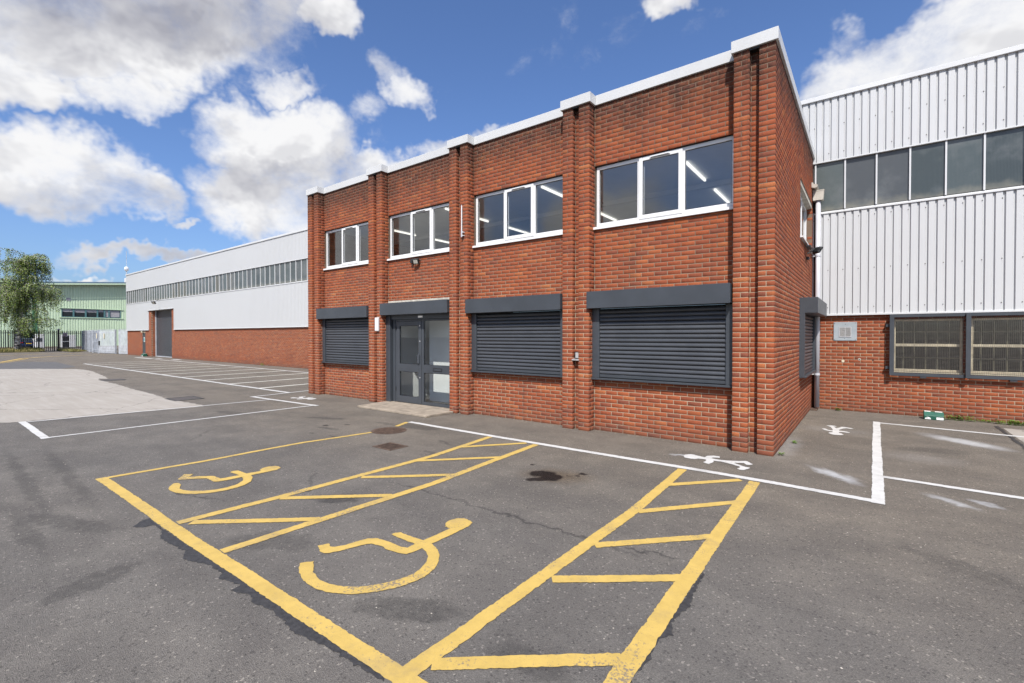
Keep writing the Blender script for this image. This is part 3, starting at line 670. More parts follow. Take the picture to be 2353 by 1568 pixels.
nc = int(ZT/CH)
for p, (l, r) in enumerate(zip(PL, PR)):
    h1, h2 = l+.215, r-.215
    last = p == 4
    for k in range(nc+1):
        z0, z1 = k*CH+.005, min(k*CH+.070, ZT)
        if z1-z0 < .02: continue
        for (a, b) in ((l, h1), (h2, r)):
            if k % 2 == 0:
                B.append((a, b, YF, YF+.1025, z0, z1))
                if last and b == r: B.append((a, b-.1125, YF+.1125, YB+.08, z0, z1))
                else: B.append((a, a+.1025, YF+.1125, YB+.02, z0, z1)); B.append((a+.1125, b, YF+.1125, YB+.02, z0, z1))
            else:
                m_ = (a+b)/2
                B.append((a, m_-.005, YF, YF+.215, z0, z1)); B.append((m_+.005, b, YF, YF+.215, z0, z1))
        # groove back: one brick, joint shifting to and fro
        o = .008 if k % 2 else .026
        B.append((h1+o*.5, h2-.001, YF+.1025, YF+.2, z0, z1))
    core.box(l+.0025, h1-.0025, YF+.0025, YB+.2, 0, ZT); core.box(h2+.0025, r-.0025, YF+.0025, YB+.2, 0, ZT)
    core.box(h1-.0026, h2+.0026, YF+.105, YB+.2, 0, ZT)
# side wall (faces +X)
SW = (10.86, 13.30, 3.69, 4.86); SS = (10.84, 13.14, .955, 2.5)
for (u0, u1, z0, z1) in field(YF+.11, YW-.003, ZT, 0, [SW, SS], first=lambda k: YF+(.1125 if k % 2 == 0 else .225)):
    B.append((XS-.10, XS, u0, u1, z0, z1))
def sidecore(u0, u1, z0, z1): core.box(XS-.19, XS-.0025, u0, u1, z0, z1)
ya = YB+.2001
sidecore(ya, SW[0], 0, ZT) if SW[0] < SS[0] else sidecore(ya, SS[0], 0, ZT)
sidecore(SS[0], SW[0], 0, SS[2]); sidecore(SS[0], SW[0], SS[3], ZT)
sidecore(SW[0], SS[1], 0, SS[2]); sidecore(SW[0], SS[1], SS[3], SW[2]); sidecore(SW[0], SW[1], SW[3], ZT)
sidecore(SS[1], SW[1], 0, SW[2]); sidecore(SW[1], YW, 0, ZT)
# far end wall
core.box(XL+.0025, XL+.2, YB+.2001, YW, 0, ZT)
for (u0, u1, z0, z1) in field(YF+.225, YW-.003, ZT, 0): B.append((XL, XL+.10, u0, u1, z0, z1))
core.build('wall', M['mortar'], office)
lay_bricks(B, M['brick'], office)
# reveal linings inside the openings
for (a, b) in bays:
    MB().box(a, b, YB+.201, YB+.215, WZ0-.1, WZ0+.02).build('window_board', M['plaster'], office)
# fascia
FZ0, FZ1, OV = 5.988, 6.165, .035
def fascia(x0, x1, y0, y1):
    return MB().box(x0, x1, y0, y1, FZ0, FZ1).build('fascia', M['white'], office, bevel=.004)
for i, (l, r) in enumerate(zip(PL, PR)):
    fascia(l-OV, (r+OV), YF-OV, YF+.27)
for (a, b) in bays: fascia(a+OV+.001, b-OV-.001, YB-OV, YB+.27)
fascia(XS-.22, XS+OV, YF+.2705, YW-.02); fascia(XL-OV, XL+.22, YF+.2705, YW-.02)
MB().box(XL+.23, XS-.23, YB+.28, YW-.03, 6.02, 6.08).build('roof', M['tar'], office)
sof = MB()
for l, r in zip(PL, PR): sof.box(l+.21, r-.21, YF-.01, YF+.108, 5.96, 5.987)
sof.build('groove_cap', M['dark_seal_shade'], office)

def rect_frame(m, a, b, z0, z1, t, y0, y1, ax='x', tb=None, tt=None):
    """four bars of a frame in the X-Z (or Y-Z) plane"""
    tb = t if tb is None else tb; tt = t if tt is None else tt
    def bx(u0, u1, w0, w1):
        if ax == 'x': m.box(u0, u1, y0, y1, w0, w1)
        else: m.box(y0, y1, u0, u1, w0, w1)
    bx(a, a+t, z0, z1); bx(b-t, b, z0, z1); bx(a+t, b-t, z0, z0+tb); bx(a+t, b-t, z1-tt, z1)
    return m
def front_window(a, b):
    a += .02; b -= .018; w = empty('window', ((a+b)/2, YB+.09, WZ0), office)
    y0, y1 = YB+.05, YB+.115; m1, m2 = a+(b-a)*.345, a+(b-a)*.66
    z0, z1 = WZ0+.068, WZ1-.012
    f = rect_frame(MB(), a, b, z0, z1, .055, y0, y1, tt=.06)
    f.box(m1-.035, m1+.035, y0, y1, z0+.055, z1-.06).box(m2-.035, m2+.035, y0, y1, z0+.055, z1-.06); f.build('frame', M['upvc'], w, bevel=.004)
    rect_frame(MB(), m1+.0, m2-.0, z0+.012, z1-.012, .068, y0-.022, y0-.0005).build('sash', M['upvc'], w, bevel=.005)
    tv = MB().box((m1+m2)/2-.17, (m1+m2)/2+.17, y0-.045, y0-.0225, z1-.062, z1-.03); tv.build('trickle_vent', M['upvc'], w, bevel=.003)
    box('vent_slot', M['dark_seal_shade'], w, (m1+m2)/2-.155, (m1+m2)/2+.155, y0-.046, y0-.0455, z1-.060, z1-.050)
    for (p, q, t) in ((a+.055, m1-.035, 0), (m1+.067, m2-.067, 1), (m2+.035, b-.055, 0)):
        yy = y0+.02 if not t else y0-.010
        lo, hi = (z0+.055, z1-.06) if not t else (z0+.079, z1-.079)
        box('pane', M['glass'], w, p, q, yy, yy+.012, lo, hi)
        g = rect_frame(MB(), p+.0005, q-.0005, lo+.0005, hi-.0005, .007, yy-.004, yy-.0005); g.build('gasket', M['black'], w)
    s = MB().prism([(a-.045, YB-.045, WZ0), (a-.045, YB+.11, WZ0), (a-.045, YB+.11, WZ0+.067), (a-.045, YB-.04, WZ0+.045)], (b-a+.05, 0, 0)); s.build('sill', M['upvc'], w, fix=True)
    box('head_shade', M['dark_seal_shade'], w, a-.018, b+.016, YB+.03, YB+.06, WZ1-.011, WZ1-.001)  # black strip painted in as the shadow line under the opening's head
    # stay rod of the opening light
    MB().tube([(m1+.075, y0+.03, z0+.1), (m1+.075, y0+.03, z1-.16)], .007, 6).build('stay', M['upvc'], w)
    return w
for i, (a, b) in enumerate(bays): front_window(a, b)

def slat_curtain(parent, u0, u1, z0, z1, face, axis='x', pitch=.0745):
    """each lath of a roller shutter: a bowed strip with a hooked edge"""
    n = int(round((z1-z0)/pitch)); pitch = (z1-z0)/n
    prof = [(.000, .000), (-.010, .004), (-.019, .014), (-.022, .026), (-.020, .040), (-.013, .055), (-.002, .067), (.006, .0685), (.006, .0)]
    s = pitch/.0745; me = None
    for k in range(n):
        if me is None:
            m = MB()
            if axis == 'x': m.prism([(u0, face+d, z0+h*s) for d, h in prof], (u1-u0, 0, 0))
            else: m.prism([(face-d, u0, z0+h*s) for d, h in prof], (0, u1-u0, 0))
            o = m.build('slat', M['slat'], parent, fix=True); me = o.data; base = WP[o.name]
            continue
        c = bpy.data.objects.new('slat', me); put(c, parent, (base[0], base[1], base[2]+k*pitch+random.gauss(0, .0006)))
def front_shutter(a, b, shut=True):
    e = empty('roller_shutter', ((a+b)/2, YB-.1, SZ0), office)
    b2 = b-.03; zb0, zb1 = 2.247, 2.552
    x = MB().box(a-.022, b2, YF-.055, YB-.002, zb0, zb1); x.build('shutter_box', M['anthracite'], e, bevel=.004)
    box('end_plate', M['anthracite'], e, b2+.0006, b2+.006, YF-.05, YB-.004, zb0+.01, zb1-.01)
    rv = MB()
    for xx in (a-.005, b2-.02):
        for zz in (zb0+.025, zb1-.025): rv.tube([(xx, YF-.0555, zz), (xx, YF-.0585, zz)], .006, 8)
    rv.build('rivets', M['anthracite'], e)
    yg = YB-.085
    for (p, q) in ((a+.004, a+.145), (b-.125, b-.004)):
        g = MB().box(p, q, yg, YB+.06, SZ0, zb0-.001); g.build('guide_rail', M['anthracite'], e, bevel=.004)
    t = MB().box(a+.16, a+.165, yg-.001, yg-.003, SZ0, SZ0+.01)
    box('back_plate', M['dark_seal_shade'], e, a+.145, b-.125, YB+.02, YB+.05, SZ0, zb0)
    slat_curtain(e, a+.1455, b-.1255, SZ0+.065, zb0-.02, yg+.05)
    box('bottom_rail', M['anthracite'], e, a+.1455, b-.1255, yg+.025, yg+.06, SZ0+.012, SZ0+.064, bevel=.003)
    box('sill', M['anthracite'], e, a+.002, b-.002, yg-.028, YB+.06, SZ0-.035, SZ0-.0008, bevel=.004)
    sl = MB()
    for xx in (a+.07, b-.065):
        for zz in (SZ0+.1, SZ0+.55, SZ0+1.05): sl.tube([(xx, yg-.0004, zz), (xx, yg-.004, zz)], .006, 8)
    sl.build('screws', M['anthracite'], e); return e
for i in (0, 2, 3): front_shutter(*bays[i])
def side_shutter():
    y0, y1 = SS[0], SS[1]; e = empty('roller_shutter', (XS+.05, (y0+y1)/2, SS[2]), office)
    MB().box(XS+.002, XS+.305, y0+.001, y1+.12, 2.20, 2.505).build('shutter_box', M['anthracite'], e, bevel=.004)
    rv = MB()
    for xx in (.11, .2): rv.tube([(XS+xx, y0+.0005, 2.30), (XS+xx, y0-.006, 2.30)], .008, 8)
    for zz in (1.05, 1.5, 1.98): rv.tube([(XS+.045, y0+.0005, zz), (XS+.045, y0-.005, zz)], .006, 8)
    for yy in (y0+.02, y1+.09):
        for zz in (2.23, 2.48): rv.tube([(XS+.3045, yy, zz), (XS+.309, yy, zz)], .006, 8)
    rv.build('rivets', M['anthracite'], e)
    for (p, q) in ((y0, y0+.09), (y1-.09, y1)): MB().box(XS-.08, XS+.09, p, q, SS[2], 2.499 if p == y0 else 2.199).build('guide_rail', M['anthracite'], e, bevel=.003)
    box('back_plate', M['dark_seal_shade'], e, XS-.08, XS-.05, y0+.09, y1-.09, SS[2], 2.199)
    slat_curtain(e, y0+.0905, y1-.0905, SS[2]+.06, 2.19, XS+.03, 'y')
    box('bottom_rail', M['anthracite'], e, XS+.02, XS+.055, y0+.0905, y1-.0905, SS[2]+.008, SS[2]+.058)
    box('sill', M['anthracite'], e, XS-.08, XS+.125, y0-.004, y1+.004, SS[2]-.03, SS[2]-.001, bevel=.003)
side_shutter()
def side_window():
    y0, y1, z0, z1 = SW; w = empty('window', (XS-.1, (y0+y1)/2, z0), office); x0, x1 = XS-.175, XS-.115
    a, b = y0+.012, y1-.012; m_ = (a+b)/2; zz0, zz1 = z0+.06, z1-.09
    f = rect_frame(MB(), a, b, zz0, zz1, .06, x0, x1, 'y'); f.box(x0, x1, m_-.035, m_+.035, zz0+.06, zz1-.06); f.build('frame', M['upvc'], w, bevel=.004)
    rect_frame(MB(), a+.015, m_, zz0+.015, zz1-.015, .07, x1+.0005, x1+.025, 'y').build('sash', M['upvc'], w, bevel=.004)
    box('trickle_vent', M['upvc'], w, x1+.026, x1+.05, (a+m_)/2-.15, (a+m_)/2+.15, zz1-.06, zz1-.03)
    for (p, q) in ((a+.06, m_-.035), (m_+.035, b-.06)): box('pane', M['glass'], w, x0+.02, x0+.032, p, q, zz0+.06, zz1-.06)
    box('lintel', M['lintel'], w, XS-.19, XS-.012, y0, y1, z1-.088, z1-.001)
    MB().prism([(XS-.17, y0-.02, z0), (XS+.05, y0-.02, z0), (XS+.05, y0-.02, z0+.03), (XS-.17, y0-.02, z0+.058)], (0, y1-y0+.04, 0)).build('sill', M['upvc'], w, fix=True)
side_window()

# entrance
def entrance():
    a, b = bays[1]; e = empty('entrance_door', ((a+b)/2, YB, 0), office)
    box('lintel', M['lintel'], office, a+.003, b-.003, YB-.012, YB+.19, 2.585, 2.652, bevel=.004)
    b2 = b-.03; MB().box(a-.022, b2, YF-.055, YB-.002, 2.28, 2.583).build('shutter_box', M['anthracite'], e, bevel=.004)
    box('end_plate', M['anthracite'], e, b2+.0006, b2+.006, YF-.05, YB-.004, 2.29, 2.573)
    MB().box(a+.002, a+.165, YB-.085, YB+.05, 0.052, 2.279).build('guide_rail', M['anthracite'], e, bevel=.004)
    MB().box(b-.045, b-.002, YB-.085, YB+.05, 0.052, 2.279).build('guide_rail', M['anthracite'], e, bevel=.004)
    box('head_panel', M['anthracite'], e, a+.166, b-.046, YB-.05, YB+.06, 2.17, 2.2785)
    yd = YB+.02; f0, f1 = a+.28, b-.046; dx = -8.775
    fr = MB().box(f0-.09, f0, yd-.03, yd+.07, .055, 2.169).box(f0, f0+.055, yd-.015, yd+.06, .055, 2.169).box(dx-.0, dx+.075, yd-.015, yd+.06, .055, 2.169)
    fr.box(f1-.055, f1, yd-.015, yd+.06, .055, 2.169).box(f0+.055, dx, yd-.015, yd+.06, 2.125, 2.169).box(dx+.075, f1-.055, yd-.015, yd+.06, 2.125, 2.169)
    fr.box(dx+.075, f1-.055, yd-.015, yd+.06, .055, .13).box(dx+.075, f1-.055, yd-.015, yd+.06, .845, 1.04); fr.build('frame', M['anthracite'], e, bevel=.003)
    l0, l1, zb, zt = f0+.058, dx-.004, .062, 2.12
    lf = rect_frame(MB(), l0, l1, zb, zt, .105, yd-.025, yd+.03, tb=.16, tt=.115); lf.box(l0+.105, l1-.105, yd-.025, yd+.03, .845, 1.04)
    lf.build('door_leaf', M['anthracite'], e, bevel=.004)
    for (p, q, u, v) in ((l0+.105, l1-.105, zb+.16, .845), (l0+.105, l1-.105, 1.04, zt-.115), (dx+.075, f1-.055, .13, .845), (dx+.075, f1-.055, 1.04, 2.125)):
        box('pane', M['lobby_glass'], e, p, q, yd, yd+.010, u, v)
        rect_frame(MB(), p+.0005, q-.0005, u+.0005, v-.0005, .008, yd-.004, yd-.0005).build('gasket', M['black'], e)
    lp = (dx+f1)/2; rect_frame(MB(), lp-.15, lp+.15, .90, .975, .014, yd-.028, yd-.0155).build('letter_plate', M['black'], e, bevel=.003)
    box('letter_flap', M['anthracite'], e, lp-.135, lp+.135, yd-.022, yd-.0156, .915, .96)
    MB().box(l1-.13, l1-.05, yd-.06, yd-.026, 1.06, 1.29).build('pull_handle', M['anthracite'], e, bevel=.012)
    for zz in (.72, 1.62, 2.0): MB().tube([(l1-.045, yd-.0255, zz), (l1-.045, yd-.034, zz)], .016, 10).build('lock_cylinder', M['steel'], e)
    box('frame_plate', M['steel'], e, dx-.06, dx+.10, YB-.056, YB-.0505, 2.20, 2.245)
    hg = MB()
    for zz in (.35, 1.9): hg.tube([(f0+.02, yd-.03, zz), (f0+.02, yd-.03, zz+.1)], .012, 8)
    hg.build('hinges', M['black'], e)
    # threshold slab
    s = MB().prism([(-9.97,6.92,0),(-7.52,6.915,0),(-7.47,7.70,0),(-7.62,7.712,0),(-7.62,YB+.08,0),(-10.03,YB+.08,0),(-10.03,7.712,0),(-10.04,7.70,0)], (0,0,.05))
    st = s.build('doorstep', M['concrete_step'], office, fix=True, bevel=.008); st['label'] = 'worn concrete step below the glazed entrance'
entrance()

# interior seen through the glass
def interior():
    x0, x1, y0, y1 = XL+.21, XS-.21, YB+.215, YW-.02
    box('upper_floor', M['floor_up'], office, x0, x1, y0, y1, 2.98, 3.08)
    box('ceiling', M['ceiling'], office, x0, x1, y0, y1, 5.0, 5.05)
    box('back_wall', M['ceiling'], office, x0, x1, y1-.05, y1, 3.081, 4.999)
    box('lower_ceiling', M['plaster'], office, x0, x1, y0, y1, 2.72, 2.78)
    box('ground_floor', M['carpet'], office, x0, x1, y0, y1, .02, .058)
    for k, xx in enumerate((-2.72, -5.65, -8.57, -11.6)):
        for (p, q) in ((8.55 if k != 0 else 8.97, 10.24), (11.0, 12.35)):
            box('strip_light', M['led'], office, xx-.02, xx+.02, p, q, 4.95, 4.985)
    box('ceiling_beam', M['plaster'], office, x0, x1, 10.5, 10.62, 4.90, 4.999)
    # lobby
    L = [(-9.15,-8.4,8.54,8.62), (-8.12,-7.6,8.75,8.83), (-10.12,-10.04,y0,11.2), (-7.58,-7.5,y0,9.4), (-10.04,-9.1,10.3,10.38), (-8.55,-7.5,9.4,9.48), (-8.55,-8.47,9.48,11.2), (-10.04,-8.47,11.2,11.28)]
    for b in L: box('partition', M['plaster'], office, b[0], b[1], b[2], b[3], .059, 2.719)
    box('dark_doorway', M['darkroom'], office, -9.09, -8.56, 10.32, 10.36, .06, 2.1)  # near-black sheet closing the open doorway, its shade put into the colour
    box('skirting', M['upvc'], office, -8.545, -7.51, 9.385, 9.399, .059, .17)
    sm = MB().tube([(-2.2, 10.75, 4.999), (-2.2, 10.75, 4.96)], .05, 12); sm.build('smoke_detector', M['upvc'], office)
m_, T_ = new_mat('led_strip'); setb(T_, Base_Color=(.9,.9,.9)); T_.b.inputs['Emission Color'].default_value = (1,.97,.88,1); T_.b.inputs['Emission Strength'].default_value = 1.1; M['led'] = m_
interior()
# rainwater pipe in the corner
dp = empty('downpipe', (-.965, 13.28, 0), office)
px_, py_ = -.965, 13.28
MB().tube([(px_,py_,.06),(px_,py_,4.93)], .052, 20).build('pipe', M['pipe'], dp, smooth=True)
for zz in (.82, 2.62, 3.62): MB().tube([(px_,py_,zz),(px_,py_,zz+.05)], .060, 20).build('collar', M['pipe'], dp); box('bracket', M['upvc'], dp, XS+.001, px_-.05, py_-.012, py_+.012, zz+.01, zz+.03)
hp = MB().prism([(px_-.10,py_-.085,4.94),(px_+.10,py_-.085,4.94),(px_+.115,py_-.085,5.15),(px_-.105,py_-.085,5.15)], (0,.17,0)).box(px_-.11,px_+.122,py_-.09,py_+.09,5.151,5.175)
hp.build('hopper', M['hopper'], dp)
MB().prism([(XS+.002,13.05,5.22),(XS+.06,13.05,5.20),(XS+.11,13.05,5.21),(XS+.125,13.05,5.26),(XS+.10,13.05,5.28),(XS+.05,13.05,5.29),(XS+.03,13.05,5.33),(XS+.002,13.05,5.34)], (0,.40,0)).build('gutter_end', M['hopper'], dp, fix=True)
box('rust_bracket', M['rust'], dp, px_-.12, px_+.02, 13.05, 13.4, .003, .03)
# corner soil pipe behind
MB().tube([(-1.03,13.44,.02),(-1.03,13.44,5.2)], .03, 12).build('rear_pipe', M['black'], dp)

# ------------------------------------------------------------------ warehouse
wh = empty('warehouse', (-25, 25, 0)); tag(wh, 'long white clad warehouse on a red brick base with ribbon glazing', 'warehouse')
WX0, WX1 = -55.05, 14.
DL, DR = -49.0, -43.05                                # roller door opening incl. brick piers
Bw = []
WIN = [(.44, 1.58, .98, 2.12), (1.69, 2.84, .98, 2.12), (2.95, 4.1, .98, 2.12)]
right = [(u0, u1, YW, YW+.1, z0, z1) for (u0, u1, z0, z1) in field(XS+.006, 7.5, 2.30, .07, WIN)]
left = []
for (a, b) in ((WX0, -50.83), (-50.0, DL)): left += field(a, b, 2.24, 0)
left += field(DR, XL-.01, 2.24, 0.06)
left = [(u0, u1, YW, YW+.1, z0, z1) for (u0, u1, z0, z1) in left]
for (a, b) in ((DL, DL+.56), (DR-.62, DR)): left += [(u0, u1, YW-.012, YW+.09, z0, z1) for (u0, u1, z0, z1) in field(a, b, 3.88, 0)]
left += [(DL+.46, DL+.559, YW+.1+u0, YW+.1+u1, z0, z1) for (u0, u1, z0, z1) in field(0, .34, 3.88, 0)]
lay_bricks(right+left, M['brick_w'], wh)
wc_ = MB()
wc_.box(XS+.0, .44, YW+.0025, YW+.2, 0, 2.4)
for (p, q) in ((.44,1.58),(1.69,2.84),(2.95,4.1)): wc_.box(p, q, YW+.0025, YW+.2, 0, .98); wc_.box(p, q, YW+.0025, YW+.2, 2.12, 2.4)
for (p, q) in ((1.58,1.69),(2.84,2.95),(4.1,WX1)): wc_.box(p, q, YW+.0025, YW+.2, 0, 2.4)
wc_.box(WX0+.006, -50.83, YW+.0025, YW+.2, 0, 2.4).box(-50.0, DL-.0, YW+.0025, YW+.2, 0, 2.4).box(-50.83,-50.0,YW+.0025,YW+.2,2.0,2.4).box(DR, XS, YW+.0025, YW+.2, 0, 2.4)
wc_.box(DL+.0025, DL+.556, YW-.0095, YW+.45, 0, 3.88).box(DR-.617, DR-.0025, YW-.0095, YW+.45, 0, 3.88)
wc_.build('brick_base_wall', M['mortar_w'], wh)
def cladding(x0, x1, z0, z1, name='cladding_sheet'):
    """box-profile sheet: broad crowns, narrow valleys"""
    p = .1445; m = MB(); n = int((x1-x0)/p)+1; yc, yv = YW-.075, YW-.040; pr = []
    k0 = math.floor(x0/p)
    for k in range(k0, k0+n+1):
        s = k*p
        for (u, y) in ((0, yc), (.098, yc), (.109, yv), (.1335, yv)):
            if x0 <= s+u <= x1: pr.append((s+u, y))
    pr = [(x0, pr[0][1])] + pr + [(x1, pr[-1][1])]
    for i, (x, y) in enumerate(pr):
        m.v += [(x, y, z0), (x, y, z1)]
        if i: b = 2*i; m.f.append((b-2, b, b+1, b-1))
    b = len(m.v); m.v += [(x0, YW-.01, z0), (x0, YW-.01, z1), (x1, YW-.01, z0), (x1, YW-.01, z1)]
    m.f += [(b, 0, 1, b+1), (2*len(pr)-2, b+2, b+3, 2*len(pr)-1)]
    return m.build(name, M['clad'], wh)
XJ = -13.0
for (x0, x1) in ((WX0, XJ), (XS-.3, WX1)):
    cladding(x0, x1, 5.885, 7.36)
    if x0 < -20: cladding(x0, DL, 2.27, 4.64); cladding(DL+.001, DR-.001, 3.93, 4.64); cladding(DR, x1, 2.27, 4.64)
    else: cladding(x0, x1, 2.27, 4.64)
    MB().box(x0-.02, x1, YW-.115, YW+.3, 7.335, 7.44).build('eave_trim', M['clad_trim'], wh, bevel=.006)
    MB().box(x0, x1, YW-.088, YW-.012, 5.858, 5.884).build('flashing', M['clad_trim'], wh)
    MB().prism([(x0, YW-.095, 4.641), (x0, YW+.0, 4.641), (x0, YW+.0, 4.715), (x0, YW-.095, 4.67)], (x1-x0, 0, 0)).build('glazing_sill', M['clad_trim'], wh, fix=True)
    segs = [(x0, DL), (DR, x1)] if x0 < -20 else [(x0, x1)]
    for (p, q) in segs: MB().box(p, q, YW-.098, YW-.003, 2.225, 2.269).build('drip_flashing', M['clad_trim'], wh, bevel=.004)
    if x0 < -20: MB().box(DL-.03, DR+.03, YW-.11, YW-.015, 3.885, 3.929).build('drip_flashing', M['clad_trim'], wh)
# fixing screws on the near cladding
fx = MB()
for zz in (2.42, 3.3, 4.5, 6.05, 6.7):
    for k in range(-8, 22, 2):
        x = k*.1445+.094; fx.tube([(x, YW-.0755, zz), (x, YW-.083, zz)], .010, 6)
fx.build('fixings', M['iron'], wh)['kind'] = 'stuff'
# ribbon glazing
GP = .5785
def glazing(xa, xb):
    n = int((xb-xa)/GP)
    for k in range(n):
        x = xa+k*GP
        dz = random.gauss(0, .004)
        box('pane', M['pane'], wh, x+.016, x+GP-.016, YW-.022+dz, YW-.016+dz, 4.72, 5.857)
        box('mullion', M['clad_trim'], wh, x-.015, x+.015, YW-.06, YW-.005, 4.716, 5.857)
glazing(-1.035-GP, 7.5); glazing(WX0+.06, XJ-1)
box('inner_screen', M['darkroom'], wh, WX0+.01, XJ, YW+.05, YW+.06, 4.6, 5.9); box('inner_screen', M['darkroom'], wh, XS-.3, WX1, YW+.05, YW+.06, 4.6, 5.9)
MB().box(WX0, WX1, YW+.31, YW+40, 7.30, 7.36).build('roof', M['clad'], wh)
MB().box(WX0, WX0+.06, YW+.205, YW+40, 0, 7.29).build('end_wall', M['clad'], wh)
# big roller door
def big_door():
    e = empty('loading_door', (-45.7, YW+.9, 0), wh); x0, x1 = DL+.565, DR-.625; yy = YW+.36
    m = MB(); z = .06
    prof = [(0,0),(-.012,.02),(-.018,.045),(-.012,.07),(0,.088)]
    while z < 3.9:
        for (d0, h0), (d1, h1) in zip(prof, prof[1:]): m.poly([(x0,yy+d0,z+h0),(x1,yy+d0,z+h0),(x1,yy+d1,z+h1),(x0,yy+d1,z+h1)])
        z += .09
    m.build('slats', M['slat'], e)
    box('guide_rail', M['galv'], e, x0, x0+.13, yy-.09, yy-.03, 0, 3.9); box('guide_rail', M['galv'], e, x1-.1, x1, yy-.09, yy-.03, 0, 3.9)
    box('bottom_rail', M['galv'], e, x0+.13, x1-.1, yy-.05, yy+.02, 0.003, .058)
    box('head', M['clad_trim'], e, DL+.01, DR-.01, YW-.01, YW+.44, 3.881, 3.884)
big_door()
pdr = empty('personnel_door', (-50.4, YW, 0), wh)
box('door_leaf', M['anthracite'], pdr, -50.82, -50.01, YW+.02, YW+.07, .01, 1.998); box('notice', M['sticker'], pdr, -50.5, -50.2, YW+.012, YW+.019, 1.25, 1.62)
M['blue'] = simple('blue_print', (.08,.2,.5), .5); box('notice_panel', M['blue'], pdr, -50.47, -50.36, YW+.009, YW+.0115, 1.3, 1.57)
M['green_p'] = simple('green_print', (.05,.35,.12), .5); box('notice_panel', M['green_p'], pdr, -50.34, -50.23, YW+.009, YW+.0115, 1.3, 1.57)
# caged windows
def caged_window(a, b, first):
    w = empty('window', ((a+b)/2, YW, .98), wh)
    f = rect_frame(MB(), a, b, .98, 2.12, .045, YW+.05, YW+.12); f.box(a+.045, b-.045, YW+.05, YW+.12, 1.52, 1.575); f.build('frame', M['timber'], w, bevel=.004)
    for (u, v) in ((1.025, 1.52), (1.575, 2.075)): box('pane', M['cage_glass'], w, a+.045, b-.045, YW+.08, YW+.086, u, v)
    g = MB(); n = 5
    for k in range(1, n+1): x = a+(b-a)*k/(n+1); g.box(x-.011, x+.011, YW+.26, YW+.28, .98, 2.12)
    for zz in (1.27, 1.56, 1.84): g.box(a, b, YW+.281, YW+.30, zz-.016, zz+.016)
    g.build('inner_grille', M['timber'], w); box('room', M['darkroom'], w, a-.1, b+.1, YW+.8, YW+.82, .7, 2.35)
    box('sill', M['timber'], w, a-.02, b+.02, YW-.02, YW+.13, .945, .979)
for k, (a, b, c, d) in enumerate(WIN): caged_window(a, b, k)
cg = empty('window_cage', (2.3, YW-.12, .87), wh); yc = YW-.16
for x in (.375, 1.60, 2.85, 4.1): MB().box(x, x+.078, yc, yc+.05, .88, 2.215).build('post', M['anthracite'], cg, bevel=.003)
MB().box(.375, 4.18, yc+.051, yc+.085, .875, .94).build('bottom_bar', M['anthracite'], cg, bevel=.003)
MB().box(.375, 4.18, yc+.051, yc+.085, 2.16, 2.22).build('top_bar', M['anthracite'], cg)
for (x, z) in ((.36,1.05),(.36,1.98)): box('bracket', M['anthracite'], cg, x-.05, x+.02, yc+.06, YW-.002, z-.03, z+.03)
for x in (.95, 2.3, 3.5): box('bracket', M['anthracite'], cg, x-.05, x+.05, yc+.06, YW-.002, .845, .874)
M['wire'] = simple('mesh_wire', (.15,.135,.115), .5, .4, var=.15, scale=9)
for (p, q) in ((.455, 1.6), (1.68, 2.85), (2.93, 4.1)):
    m = MB(); x = p
    while x < q: m.box(x, x+.0034, yc+.089, yc+.093, .945, 2.2); x += .0265
    z = .95
    while z < 2.2: m.box(p, q, yc+.0932, yc+.0972, z, z+.0034); z += .0265
    o = m.build('wire_mesh', M['wire'], cg); o['kind'] = 'stuff'
# ventilator plate
vn = empty('wall_vent', (-.43, YW, 1.64), wh)
MB().box(-.655, -.21, YW-.016, YW-.003, 1.64, 2.075).build('plate', M['vent_plate'], vn, bevel=.003)
rect_frame(MB(), -.548, -.313, 1.722, 1.962, .02, YW-.024, YW-.0165).build('rim', M['steel'], vn)
box('centre_bar', M['steel'], vn, -.437, -.424, YW-.025, YW-.0165, 1.742, 1.942)
for k in range(15):
    z = 1.746+k*.0132
    for (p, q) in ((-.526,-.4375),(-.4235,-.335)): MB().prism([(p,YW-.0165,z),(p,YW-.026,z),(p,YW-.0165,z+.009)], (q-p,0,0)).build('louvre', M['steel'], vn, fix=True)
sc_ = MB()
for (x, z) in ((-.635,2.05),(-.235,2.05),(-.635,1.66),(-.235,1.66),(-.43,2.02),(-.44,1.69)): sc_.tube([(x,YW-.0165,z),(x,YW-.021,z)], .007, 8)
sc_.build('screws', M['dark_seal_shade'], vn)
for (x, z, r, mt) in ((-.16,1.21,.028,'lintel'),(-.16,1.21,.012,'dark_seal_shade'),(.09,1.20,.014,'dark_seal_shade'),(-.47,1.16,.03,'timber')):
    y = YW-.004 if mt != 'dark_seal_shade' or r > .013 else YW-.007
    MB().tube([(x,y,z),(x,YW+.002,z)], [r,r*1.1], 7).build('wall_plug', M[mt], wh)
